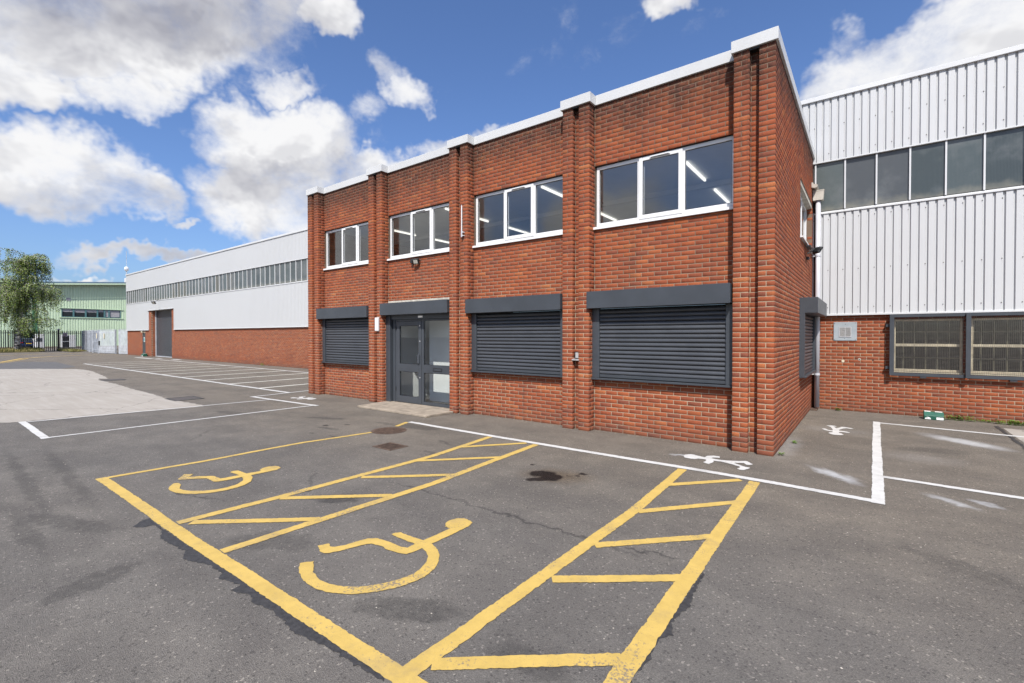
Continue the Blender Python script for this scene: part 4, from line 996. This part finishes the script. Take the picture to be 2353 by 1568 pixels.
# ------------------------------------------------------------------ small things on and by the walls
def floodlight(name, label, loc, head, aim, wid, arm, lens=True, group=None):
    """bracketed LED floodlight: back plate on wall, U bracket, finned head with glass"""
    e = empty(name, loc); tag(e, label, 'floodlight', group)
    h = Vector(head); a = Vector(aim).normalized(); r = a.cross(Vector((0,0,1))).normalized(); u = r.cross(a)
    def P(x, y, z): return tuple(h + r*x + u*y + a*z)
    def slab(x, y, z0, z1):
        m = MB(); b = 0
        m.v = [P(sx*x, sy*y, zz) for zz in (z0, z1) for sx, sy in ((-1,-1),(1,-1),(1,1),(-1,1))]
        m.f = [(3,2,1,0),(4,5,6,7),(0,1,5,4),(1,2,6,5),(2,3,7,6),(3,0,4,7)]; return m
    w = wid
    slab(w, w*.75, -.03, .02).build('housing', M['black'], e, bevel=.008, fix=True)
    slab(w*.62, w*.5, .0205, .026).build('lens', M['lens'], e, fix=True)
    for k in (-2, -1, 0, 1, 2):
        m = MB(); m.v = [P(k*w*.35+sx*.004, sy*w*.6, zz) for zz in (-.055, -.0305) for sx, sy in ((-1,-1),(1,-1),(1,1),(-1,1))]; m.f = [(3,2,1,0),(4,5,6,7),(0,1,5,4),(1,2,6,5),(2,3,7,6),(3,0,4,7)]
        m.build('fin', M['black'], e, fix=True)
    MB().tube([P(-w*1.1, 0, 0), P(-w*1.1, 0, -.07), P(-w*.5, 0, -.09), P(w*.5, 0, -.09), P(w*1.1, 0, -.07), P(w*1.1, 0, 0)], .007, 6).build('bracket', M['black'], e)
    MB().tube([P(0, 0, -.09)] + arm, .014, 8).build('arm', M['black'], e)
    return e
fl = floodlight('floodlight', 'black floodlight under the window above the entrance', (-8.9, YB, 3.55), (-8.86, YB-.10, 3.575), (.35,-.8,-.5), .085, [(-8.86, YB-.004, 3.6)])
MB().box(-9.10, -9.02, YB-.08, YB-.002, 3.55, 3.66).build('sensor', M['black'], fl, bevel=.01)
MB().tube([(-9.06, YB-.05, 3.55), (-9.05, YB-.05, 3.47), (-9.0, YB-.05, 3.44), (-8.93, YB-.05, 3.47), (-8.9, YB-.07, 3.52)], .006, 6).build('cable', M['black'], fl)
f2 = floodlight('floodlight', 'black twin floodlight below the side window of the office', (XS, 12.1, 3.5), (XS+.19, 12.3, 3.62), (.6,.5,-.55), .10, [(XS+.08, 12.2, 3.6), (XS+.004, 12.15, 3.55)])
MB().box(XS+.03, XS+.12, 11.55, 11.95, 3.60, 3.64).build('second_head', M['black'], f2, bevel=.008)
MB().tube([(XS+.08, 12.2, 3.6), (XS+.08, 11.95, 3.62)], .012, 6).build('cross_bar', M['black'], f2)
MB().box(XS+.004, XS+.06, 11.98, 12.05, 3.40, 3.46).build('junction_box', M['black'], f2)
floodlight('floodlight', 'small black floodlight above the loading door', (-46.3, YW-.1, 4.6), (-45.9, YW-.55, 4.42), (.3,-.7,-.6), .17, [(-46.1, YW-.3, 4.6), (-46.3, YW-.08, 4.72)])
bl = empty('wall_lamp', (-10.2, YF, 1.86)); tag(bl, 'slim white rectangular lamp on the pier beside the entrance', 'wall lamp')
MB().box(-10.265, -10.13, YF-.06, YF-.004, 1.875, 2.225).build('diffuser', M['upvc'], bl, bevel=.012); MB().box(-10.255, -10.14, YF-.0038, YF-.0005, 1.865, 2.235).build('back_plate', M['steel'], bl)
rod = empty('wall_aerial', (-7.178, YF-.04, 3.93)); tag(rod, 'thin white vertical aerial fixed to the brick pier', 'aerial')
MB().tube([(-7.178,YF-.05,4.02),(-7.178,YF-.05,4.62)], .013, 10).build('mast', M['upvc'], rod); MB().tube([(-7.178,YF-.05,4.62),(-7.178,YF-.05,4.64)], .008, 8).build('tip', M['steel'], rod)
MB().tube([(-7.178,YF-.05,3.93),(-7.178,YF-.05,4.07)], .019, 10).build('base_sleeve', M['steel'], rod)
for z in (3.955, 4.03): MB().box(-7.178, -7.135, YF-.06, YF-.0005, z, z+.018).build('clamp', M['upvc'], rod)
wu = empty('wall_unit', (-4.345, YF+.1, 1.3)); tag(wu, 'small black hooded steel access unit in the groove of a pier', 'access unit')
MB().box(-4.385, -4.27, YF+.02, YF+.10, 1.335, 1.455).build('hood', M['black'], wu, bevel=.012); MB().box(-4.355, -4.275, YF+.012, YF+.0195, 1.34, 1.44).build('face_plate', M['steel'], wu, bevel=.002)
MB().prism([(-4.42,YF-.01,1.295),(-4.265,YF-.02,1.295),(-4.265,YF+.09,1.32),(-4.40,YF+.09,1.32)], (0,0,.02)).build('ledge', M['steel'], wu, fix=True)
def bait_box(label, x0, x1, y0, y1, h):
    e = empty('bait_box', ((x0+x1)/2, (y0+y1)/2, 0)); tag(e, label, 'bait box', 'green boxes at the wall foot')
    m = MB().prism([(x0,y0,0.002),(x0,y1,.002),(x0,y1,h),(x0,y0+(y1-y0)*.35,h),(x0,y0,h*.55)], (x1-x0,0,0)); m.build('body', M['green_plastic'], e, bevel=.006, fix=True)
    w = x1-x0; yf = y0-.0015
    box('label_sticker', M['sticker'], e, x1-w*.38, x1-w*.03, yf, yf+.001, .01, h*.38)
    lg = MB(); cx, cz, r = x0+w*.2, .012, w*.15
    lg.poly([(cx+r*cos(pi*k/12), yf, cz+r*.95*sin(pi*k/12)) for k in range(12, -1, -1)]); o = lg.build('logo_sticker', M['sticker'], e)
    ey = MB(); ey.poly([(cx-r*.35+r*.22*cos(2*pi*k/10), yf-.0006, cz+r*.5+r*.2*sin(2*pi*k/10)) for k in range(10, 0, -1)]); ey.build('logo_mark', M['black'], e)
    zt = h+.0012
    for (p, q) in ((.05, .36), (.58, .94)): MB().box(x0+w*p, x0+w*q, y0+(y1-y0)*.36, y1-.01, h+.0006, zt).build('top_sticker', M['sticker'], e)
bait_box('green bait box with white stickers under the caged windows', .945, 1.26, 13.1, 13.32, .158)
bait_box('green bait box beside the far loading door', -49.75, -49.2, 13.1, 13.4, .24)
M['leaf_g'] = simple('weed_leaf', (.10,.19,.022), .55, var=.35, scale=25)
def weed(label, x, y, n, spread, h, group='weeds at the wall foot'):
    m = MB(); s = MB()
    for k in range(n):
        a = random.uniform(0, 2*pi); r = random.uniform(0, spread); bx_, by_ = x+r*cos(a)*(2.2 if spread > .09 else 1), y+r*sin(a)*.45
        for j in range(3):
            t = random.uniform(0, 2*pi); L = random.uniform(.03, .065); hh = random.uniform(.015, h)
            d = Vector((cos(t), sin(t)*.8, random.uniform(-.1, .7))).normalized(); sd_ = d.cross(Vector((0,0,1))).normalized()*L*.28
            p = Vector((bx_, by_, hh))
            m.poly([p, p+d*L*.5+sd_, p+d*L+Vector((0,0,-.006)), p+d*L*.5-sd_])
        s.tube([(bx_, by_, 0), (bx_+random.gauss(0,.01), by_, h*.8)], .0022, 4)
    e = empty('weed', (x, y, 0)); tag(e, label, 'weed', group); m.build('leaves', M['leaf_g'], e)['kind'] = 'stuff'; s.build('stems', M['leaf_g'], e)['kind'] = 'stuff'
weed('small weed growing by the foot of the downpipe', -.55, 13.36, 14, .07, .07)
weed('leafy weed clump right beside the green bait box', 1.52, 13.33, 60, .12, .10)
weed('low weeds between the bait box and the slab', 1.95, 13.38, 26, .10, .04)
weed('weed clump at the far right by the slab corner', 2.3, 13.28, 60, .13, .08)
weed('tiny weed beside the near brick corner', -1.0, 7.86, 5, .02, .03)
weed('tiny weed along the office side wall', -.96, 8.9, 5, .02, .03)
weed('small weed at the far warehouse wall', -28.6, 13.35, 20, .12, .12)
# far corner equipment on the warehouse
cc = empty('security_camera', (WX0, YW-.1, 7.5)); tag(cc, 'white dome camera and aerial on the far warehouse corner', 'camera')
MB().tube([(WX0+.1,YW-.05,7.4),(WX0+.1,YW-.05,7.75)], .04, 8).build('stalk', M['galv'], cc); MB().tube([(WX0+.1,YW-.05,7.75),(WX0+.1,YW-.05,7.8),(WX0+.1,YW-.05,7.95),(WX0+.1,YW-.05,8.12),(WX0+.1,YW-.05,8.17)], [.06,.14,.18,.14,.05], 12).build('dome', M['upvc'], cc, smooth=True)
MB().tube([(WX0+.1,YW-.05,8.17),(WX0+.1,YW-.05,9.6)], .018, 6).build('aerial', M['galv'], cc); MB().tube([(WX0+.3,YW-.1,7.9),(WX0+.75,YW-.25,7.85)], .09, 8).build('camera_body', M['galv'], cc)
ab = empty('alarm_box', (WX0-.3, YW, 6.9)); tag(ab, 'white square alarm box on the warehouse end', 'alarm box')
MB().box(WX0-.62, WX0-.06, YW-.05, YW+.15, 6.75, 7.15).build('case', M['upvc'], ab, bevel=.02); MB().tube([(WX0-.08,YW+.0,6.75),(WX0-.08,YW+.0,5.6)], .04, 6).build('conduit', M['galv'], ab)
dl = empty('door_lamp', (-50.5, YW-.1, 2.1)); tag(dl, 'small yellowed lamp over the grey personnel door', 'wall lamp')
MB().box(-50.62,-50.4,YW-.16,YW-.002,2.04,2.18).build('body', M['timber'], dl, bevel=.02); MB().box(-50.66,-50.36,YW-.17,YW-.002,2.181,2.2).build('hood', M['steel'], dl)

# ------------------------------------------------------------------ far left: fence, gates, verge, tree, car, green shed
def palisade(name, label, A, Bp, h, pitch, mat, cat='fence', rails=(.35, 2.05), zb=.05, pw=.075, post_at=(), group=None):
    A = Vector((*A, 0)); Bv = Vector((*Bp, 0)); d = (Bv-A); L = d.length; d = d/L; nr = Vector((d.y, -d.x, 0))
    if nr.x < 0: nr = -nr
    mid = (A+Bv)/2; e = empty(name, tuple(mid)); tag(e, label, cat, group)
    n = int(L/pitch); me = None
    for k in range(n+1):
        p = A+d*(k*L/max(n, 1))
        if me is None:
            m = MB(); w = pw/2
            sec = [(-w, -.006), (-w*.45, .014), (0, .004), (w*.45, .014), (w, -.006), (w*.45, .009), (0, -.001), (-w*.45, .009)]
            pts = lambda z, s=1: [tuple(p+d*(u*s)+nr*(v+.03)+Vector((0, 0, z))) for u, v in sec]
            m.prism(pts(zb), (0, 0, h-.14-zb))
            t = p+nr*.03+Vector((0, 0, h-.141))
            m.prism([tuple(t+d*-w), tuple(t+d*w), tuple(t+d*(w*1.1)+Vector((0,0,.05))), tuple(t+d*(w*.25)+Vector((0,0,.14))), tuple(t+d*(-w*.25)+Vector((0,0,.14))), tuple(t+d*(-w*1.1)+Vector((0,0,.05)))], tuple(nr*.006))
            o = m.build('pale', mat, e, fix=True); me = o.data; base = Vector(WP[o.name]); p0 = p
        else:
            c = bpy.data.objects.new('pale', me); put(c, e, tuple(base+(p-p0)))
    for z in rails:
        q = [A+nr*0, Bv+nr*0]
        m = MB().prism([tuple(A+nr*.0+Vector((0,0,z))), tuple(A+nr*.022+Vector((0,0,z))), tuple(A+nr*.022+Vector((0,0,z+.05))), tuple(A+Vector((0,0,z+.05)))], tuple(Bv-A)); m.build('rail', mat, e, fix=True)
    for t in post_at:
        p = A+d*(L*t); m = MB(); w = .05
        m.prism([tuple(p+d*-w+nr*-.1), tuple(p+d*w+nr*-.1), tuple(p+d*w), tuple(p+d*-w)], (0, 0, h-.05)); m.build('post', mat, e, fix=True)
    return e
FX = -75.
palisade('palisade_fence', 'charcoal palisade fence left of the gate, behind the birch', (FX, 2.5), (FX, 10.35), 2.42, .17, M['fence_paint'], post_at=(.35, .7, 1.))
palisade('palisade_gate', 'charcoal palisade gate between the two grass patches', (FX, 10.45), (FX, 11.65), 2.42, .17, M['fence_paint'], 'gate', post_at=(1.,))
palisade('palisade_fence', 'charcoal palisade fence right of the gate', (FX, 11.85), (FX, 14.1), 2.38, .17, M['fence_paint'], post_at=(1.,))
G = 'galvanised enclosure'
M['galv_dark'] = simple('darker_galvanised', (.28,.29,.31), .6, .2, var=.25, scale=3)  # darker grey copy of the galvanised steel, for the panel beside the charcoal fence
palisade('galvanised_fence', 'grey galvanised palisade fence beside the charcoal fence', (-74.3, 14.0), (-69.6, 13.42), 2.4, .155, M['galv_dark'], post_at=(0., 1.), group=G)
palisade('galvanised_fence', 'pale galvanised palisade fence left of the double gate', (-69.4, 13.4), (-64.5, 12.96), 2.4, .155, M['galv'], post_at=(.5, 1.), group=G)
palisade('galvanised_gate', 'left leaf of the galvanised palisade gate', (-64.3, 12.95), (-61.95, 12.9), 2.4, .15, M['galv'], 'gate', rails=(.3, 1.1, 2.05), post_at=(0., 1.), group=G)
gg = palisade('galvanised_gate', 'right leaf of the galvanised palisade gate with lock', (-61.8, 12.92), (-58.4, 13.35), 2.42, .15, M['galv'], 'gate', rails=(.3, .55, 2.05), post_at=(1.,), group=G)
box('lock_box', M['black'], gg, -61.9, -61.6, 12.83, 12.89, .85, 1.25)
for (x, y) in ((-62.6, 12.86), (-60.6, 13.02)): box('notice', M['timber'], gg, x-.15, x+.15, y-.03, y-.02, 1.5, 2.0)
palisade('galvanised_fence', 'galvanised palisade panel against the warehouse end', (-57.5, 13.46), (-55.15, 13.6), 2.42, .15, M['galv'], post_at=(0., 1.), group=G)
# verge
def mat_grass():
    m, T = new_mat('verge_grass'); r = T.node('ShaderNodeNewGeometry').outputs['Random Per Island']
    c = T.ramp(r, [(0, (.075,.10,.018)), (.35, (.12,.135,.028)), (.6, (.22,.19,.06)), (1, (.36,.27,.12))]); setb(T, Base_Color=c, Roughness=.8); return m
M['grass'] = mat_grass(); M['soil'] = simple('verge_soil', (.10,.09,.04), .95, var=.4, scale=2)
def verge(label, x0, x1, y0, y1, n, hmax):
    m = MB()
    m.prism([(x0,y0,.0),(x1,y0+.3,.0),(x1,y1-.5,.0),(x0,y1,.0)], (0,0,.1)); b0 = len(m.f)
    o = m.build('soil_bank', M['soil'], None, fix=True); tag(o, label.replace('grass', 'soil under the grass'), kind='structure')
    g = MB()
    for _ in range(n):
        y = random.uniform(y0, y1); x = random.uniform(x0, x1-.1); h = random.uniform(.3, 1)*hmax*(1-.45*(x-x0)/(x1-x0))
        a = random.uniform(0, pi); w = .03; dx, dy = cos(a)*w, sin(a)*w; lx, ly = random.gauss(0, .12), random.gauss(0, .12)
        b = len(g.v); g.v += [(x-dx,y-dy,.08),(x+dx,y+dy,.08),(x+lx,y+ly,.1+h)]; g.f.append((b,b+1,b+2))
    tag(g.build('grass', M['grass']), label, 'grass', kind='stuff')
verge('long dry grass below the birch along the charcoal fence', -75.6, -71.4, 2., 10.4, 9000, .5)
verge('low dry grass patch right of the charcoal gate', -75.4, -68., 11.9, 13.1, 3000, .28)
# birch
def birch():
    e = empty('birch_tree', (-73.2, 8.5, 0)); tag(e, 'weeping birch tree standing before the green shed', 'tree')
    m, T = new_mat('birch_bark'); P = T.pos; z = T.node('ShaderNodeSeparateXYZ', i={'Vector': P}).outputs['Z']
    n = T.noise(T.mapping(P, scale=(1, 1, 2.5)), 2.4, 6, .7)
    c = T.mix(T.mr(T.math('ADD', n, T.math('MULTIPLY', z, -.035)), .38, .52), (.50,.46,.42), (.06,.05,.045)); setb(T, Base_Color=c, Roughness=.85)
    lm, T = new_mat('birch_leaf'); r = T.node('ShaderNodeNewGeometry').outputs['Random Per Island']
    setb(T, Base_Color=T.ramp(r, [(0, (.075,.125,.02)), (.5, (.14,.205,.035)), (.85, (.21,.275,.05)), (1, (.30,.32,.08))]), Roughness=.55)
    T.b.inputs['Transmission Weight'].default_value = 0.
    w = MB(); rg = random.Random(11)
    tr = [Vector(p) for p in ((-73.2,8.45,0),(-73.2,8.5,1.2),(-73.15,8.62,2.6),(-73.1,8.78,4.2),(-73.1,8.85,5.8),(-73.05,9.1,7.4),(-73.0,9.2,9.2),(-73.0,9.25,10.2))]
    w.tube(tr, [.27,.2,.165,.14,.11,.075,.04,.015], 10)
    L = MB(); tips = []
    def leafy(p, q, dens):
        k = max(2, int((q-p).length*dens))
        for j in range(k):
            c = p.lerp(q, (j+rg.random())/k) + Vector((rg.gauss(0,.07), rg.gauss(0,.07), rg.gauss(0,.06)))
            a = rg.uniform(0, 2*pi); s = rg.uniform(.07, .13)
            d = Vector((cos(a), sin(a), -rg.uniform(.3, 1.4))).normalized()*s; sd_ = Vector((-sin(a), cos(a), rg.uniform(-.5,.5)))*s*.5
            L.poly([c, c+d*.5+sd_, c+d, c+d*.5-sd_])
    for k in range(60):
        t = rg.uniform(.26, 1.)**.9; i = min(int(t*7), 6); f = t*7-i; p = tr[i].lerp(tr[i+1], f)
        az = rg.uniform(0, 2*pi); ln = (1.45+2.8*(1-abs(t-.5)*1.25))*rg.uniform(.6, 1.0); up = rg.uniform(.35, 1.0)
        d = Vector((cos(az)*.9, sin(az)*.95, up)).normalized(); pts = [p]; v = d
        for s in range(5): v = (v+Vector((0, 0, -.10-.05*s))).normalized(); pts.append(pts[-1]+v*ln/5)
        w.tube(pts, [.035*(1.3-t)+.012, .028, .02, .014, .009, .005], 5)
        for s in range(1, 6):
            for q in range(5):
                b = pts[s-1].lerp(pts[s], rg.random()); a2 = rg.uniform(0, 2*pi); out = rg.uniform(.15, .55); dr = rg.uniform(.5, 1.9)
                c1 = b+Vector((cos(a2)*out, sin(a2)*out, rg.uniform(.0, .25))); c2 = c1+Vector((cos(a2)*.15, sin(a2)*.15, -dr*.5)); c3 = c2+Vector((rg.gauss(0,.06), rg.gauss(0,.06), -dr*.5))
                w.tube([b, c1, c2, c3], [.006, .005, .004, .003], 3, False)
                leafy(b, c1, 11); leafy(c1, c2, 21); leafy(c2, c3, 20)
    w.build('trunk', m, e, smooth=True); L.build('crown', lm, e)
birch()
# car behind the fence, seen from behind
def car():
    M['car_blue'] = simple('dark_blue_car_paint', (.012,.03,.10), .22, .3, var=.05); M['car_glass'] = simple('car_glass', (.02,.024,.026), .08); M['tyre'] = simple('tyre_rubber', (.02,.02,.02), .85)
    M['red_lens'] = simple('red_lamp', (.35,.012,.012), .25); M['plate'] = simple('yellow_plate', (.75,.48,.02), .4)
    x0, y0, y1 = -96.7, 11.36, 13.16; L = 4.25; yc = (y0+y1)/2
    e = empty('parked_car', (x0-L/2, yc, 0)); tag(e, 'dark blue hatchback parked behind the charcoal fence', 'car')
    side = [(0,.35),(-.05,.62),(.02,.93),(-.12,.98),(-.62,1.36),(-1.0,1.43),(-2.1,1.42),(-2.95,.98),(-4.0,.82),(-4.2,.62),(-4.22,.35),(-3.9,.25),(-.2,.25)]
    secs = [(y0+.02,.93,0.),(y0+.06,1.,0),(yc-.55,1.,.0),(yc+.55,1.,.0),(y1-.06,1.,0),(y1-.02,.93,0)]
    m = MB(); n = len(side)
    for (y, s, _) in secs:
        for (x, z) in side:
            t = max(0, (z-.95)/.48); yy = yc+(y-yc)*(1-.22*t); m.v.append((x0-L/2+(x+L/2)*s, yy, .25+(z-.25)*(s if z > .6 else 1)))
    for i in range(len(secs)-1):
        for k in range(n): a = i*n+k; b = i*n+(k+1) % n; m.f.append((a, b, b+n, a+n))
    m.f += [tuple(range(n-1, -1, -1)), tuple((len(secs)-1)*n+k for k in range(n))]
    m.build('body', M['car_blue'], e, fix=True, smooth=False)
    MB().poly([(x0-.13,yc-.66,1.0),(x0-.13,yc+.66,1.0),(x0-.575,yc+.56,1.345),(x0-.575,yc-.56,1.345)][::1]).prism([(x0-.11,yc-.66,1.0),(x0-.11,yc+.66,1.0),(x0-.555,yc+.56,1.345),(x0-.555,yc-.56,1.345)], (-.02,0,-.01)).build('rear_window', M['car_glass'], e, fix=True)
    for s in (-1, 1):
        MB().box(x0-.02, x0+.045, yc+s*.88, yc+s*.52, .72, .86).build('tail_light', M['red_lens'], e, bevel=.01)
        MB().box(x0-.7, x0-2.6, yc+s*.80, yc+s*.815, 1.0, 1.3).build('side_window', M['car_glass'], e)
        for xx in (-.75, -3.45):
            MB().tube([(x0+xx, yc+s*.70, .31), (x0+xx, yc+s*.89, .31)], .31, 20).build('wheel', M['tyre'], e); MB().tube([(x0+xx, yc+s*.885, .31), (x0+xx, yc+s*.9, .31)], .2, 16).build('rim', M['galv'], e)
    box('number_plate', M['plate'], e, x0+.01, x0+.03, yc-.29, yc+.33, .6, .71)
    box('bumper', M['car_blue'], e, x0-.1, x0+.06, yc-.86, yc+.86, .33, .55, bevel=.03)
car()
# signs on the fence
def signs():
    M['sign_green'] = simple('sign_green', (.012,.11,.03), .5, var=.1); M['sign_grey'] = simple('sign_grey', (.42,.40,.44), .5); M['sign_red'] = simple('sign_red', (.30,.03,.06), .5)
    xs = FX-.22; y0, y1, z0, z1 = 9.25, 10.1, 1.52, 2.22; yc = (y0+y1)/2
    e = empty('site_sign', (xs, yc, 0)); tag(e, 'green site board numbered 4 behind the charcoal fence', 'sign')
    box('board', M['sign_green'], e, xs-.02, xs, y0, y1, z0, z1)
    for y in (y0+.08, y1-.08): box('leg', M['galv'], e, xs-.05, xs-.021, y-.02, y+.02, 0, z1)
    text_mb('4', .42, lambda u, v: (xs+.004, y1-.16+u, 1.74+v)).build('lettering', M['sticker'], e)
    box('text_line', M['sticker'], e, xs+.001, xs+.003, y1-.30, y1-.03, 2.11, 2.125); box('text_line', M['sticker'], e, xs+.001, xs+.003, y1-.24, y1-.06, 2.03, 2.045)
    em = MB(); cy, cz = y0+.24, 1.88
    em.poly([(xs+.003, cy+.085*cos(2*pi*k/8)*(1 if k % 2 else .7), cz+.12*sin(2*pi*k/8)*(1 if k % 2 else .8)) for k in range(8)])
    for s in (-1, 1):
        for t in (-1, 1): em.box(xs+.001, xs+.003, cy+s*.17-.03, cy+s*.17+.03, cz+t*.2-.03, cz+t*.2+.03)
    em.build('emblem', M['sign_grey'], e)
    xs = FX+.075; e = empty('speed_sign', (xs, 12.56, 0)); tag(e, 'grey speed sign with a ringed 10 on the fence', 'sign')
    box('plate', M['sign_grey'], e, xs-.015, xs, 12.37, 12.76, 1.70, 2.14)
    rr = MB(); cy, cz = 12.565, 1.87
    for k in range(28):
        a, b = 2*pi*k/28, 2*pi*(k+1)/28
        rr.poly([(xs+.004, cy+.165*cos(a), cz+.15*sin(a)), (xs+.004, cy+.165*cos(b), cz+.15*sin(b)), (xs+.004, cy+.135*cos(b), cz+.12*sin(b)), (xs+.004, cy+.135*cos(a), cz+.12*sin(a))])
    rr.build('red_ring', M['sign_red'], e)
    text_mb('10', .22, lambda u, v: (xs+.005, cy+u, cz+v)).build('lettering', M['black'], e)
    text_mb('MAX SPEED', .07, lambda u, v: (xs+.005, cy+u*.85, 2.075+v)).build('lettering', M['black'], e)
    pt = empty('sensor_post', (-76.2, 12.22, 0)); tag(pt, 'black post with a white cap behind the charcoal fence', 'post')
    box('column', M['black'], pt, -76.3, -76.15, 12.12, 12.3, 0, 2.5); box('cap', M['upvc'], pt, -76.35, -76.1, 12.06, 12.36, 2.5, 2.6)
signs()
# green shed
def shed():
    X = -103.; e = empty('green_shed', (X-10, 14, 0)); tag(e, 'pale green ribbed industrial shed behind the charcoal fence', 'building')
    M['shed'] = simple('pale_green_cladding', (.49,.60,.43), .5, var=.04, scale=.3); M['shed_dk'] = simple('dark_green_trim', (.06,.17,.09), .5); M['shed_roof'] = simple('blue_grey_roof', (.12,.18,.24), .5); M['teal'] = simple('teal_mullion', (.07,.16,.17), .5); M['blind'] = simple('grey_blind', (.30,.29,.31), .8)
    ya, yb = -16., 26.6
    def top(y): return 10.0 if y < 15 else 10.0+(y-15)*.085
    win = [(16.85, 24.35, 4.78, 6.18), (11.65, 13.0, 5.05, 6.2)]
    m = MB(); p = .33; y = ya
    def strip(y0, y1, x0, x1):
        ym = (y0+y1)/2; zs = [(0., top(ym))]
        for w in win:
            if w[0] <= ym <= w[1]: zs = [(0., w[2]), (w[3], top(ym))]
        for (a, b) in zs: m.poly([(x0,y0,a),(x1,y1,a),(x1,y1,b if b < 9 else top(y1)),(x0,y0,b if b < 9 else top(y0))])
    while y < yb:
        strip(y, y+.20, X, X); strip(y+.20, y+.235, X, X-.05); strip(y+.235, y+.295, X-.05, X-.05); strip(y+.295, y+.33, X-.05, X); y += p
    m.build('cladding', M['shed'], e)
    MB().box(X-30, X-.35, ya, yb, 0, 10.0).build('shell', M['shed_dk'], e)
    r = MB().prism([(X+.9,ya-.5,9.95),(X+.9,15,9.95),(X+.9,yb+1,11.0),(X+.9,yb+1,11.25),(X+.9,15,10.2),(X+.9,ya-.5,10.2)], (-32,0,0)); r.build('roof', M['shed_roof'], e, fix=True)
    MB().prism([(X+.92,ya-.5,9.72),(X+.92,15,9.72),(X+.92,yb+1,10.76),(X+.92,yb+1,11.0),(X+.92,15,9.95),(X+.92,ya-.5,9.95)], (.05,0,0)).build('fascia', M['shed'], e, fix=True)
    MB().box(X, X+.06, 13.55, 14.1, 0, 7.5).build('corner_trim', M['shed_dk'], e)
    MB().box(X, X+.06, 25.2, 25.8, 0, 10.6).build('corner_trim', M['shed_dk'], e)
    def shed_window(a, b, c, d, ms):
        w = empty('window', (X, (a+b)/2, c), e); f = rect_frame(MB(), a, b, c, d, .09, X-.12, X+.03, 'y'); f.build('frame', M['teal'], w)
        pts = [a+.09]+ms+[b-.09]
        for i, (p0, p1) in enumerate(zip(pts, pts[1:])):
            box('pane', M['car_glass'], w, X-.10, X-.09, p0, p1, c+.09, d-.09)
            drop = (.45, .5, .42, .35, 1.15, 1.15)[i % 6]; box('blind', M['blind'], w, X-.088, X-.08, p0+.05, p1-.05, d-.09-drop, d-.09)
        for mm in ms: box('mullion', M['teal'], w, X-.11, X+.02, mm-.10, mm+.10, c+.09, d-.09)
        box('sill', M['shed'], w, X+.031, X+.1, a-.3, b+.35, c-.1, c); box('head', M['shed'], w, X+.031, X+.1, a-.3, b+.35, d, d+.09)
    shed_window(*win[0], [18.3, 19.8, 21.28, 22.2, 22.78]); shed_window(*win[1], [12.3])
    box('loading_opening', M['darkroom'], e, X-.02, X+.02, 11.5, 13.5, 0, 2.6)
    box('vent', M['blind'], e, X, X+.05, 17.45, 17.95, 7.45, 7.9)
    for (lab, y0, y1, h) in (('white cabinet with a dark louvred panel behind the fence', 12.8, 13.75, 2.03), ('white cabinet with a tall dark double panel behind the fence', 15.5, 17.1, 1.9)):
        c = empty('plant_cabinet', (-95.6, (y0+y1)/2, 0)); tag(c, lab, 'cabinet', 'cabinets behind the fence')
        MB().box(-97.2, -95.0, y0, y1, .05, h).build('case', M['upvc'], c, bevel=.03); box('plinth', M['concrete_step'], c, -97.1, -95.05, y0+.05, y1-.05, 0, .05)
        if h > 2:
            for k in range(6): box('louvre', M['black'], c, -94.995, -94.97, y0+.1, y1-.25, .95+k*.09, 1.0+k*.09)
        else:
            for zz in (.1, 1.0): box('panel', M['black'], c, -94.995, -94.98, y0+.1, y0+.85, zz, zz+.8)
    k = MB().box(-100.5, -100.3, -10, 30, .0, .13); tag(k.build('kerb', M['concrete_step']), 'pale concrete kerb before the green shed', kind='structure')
shed()
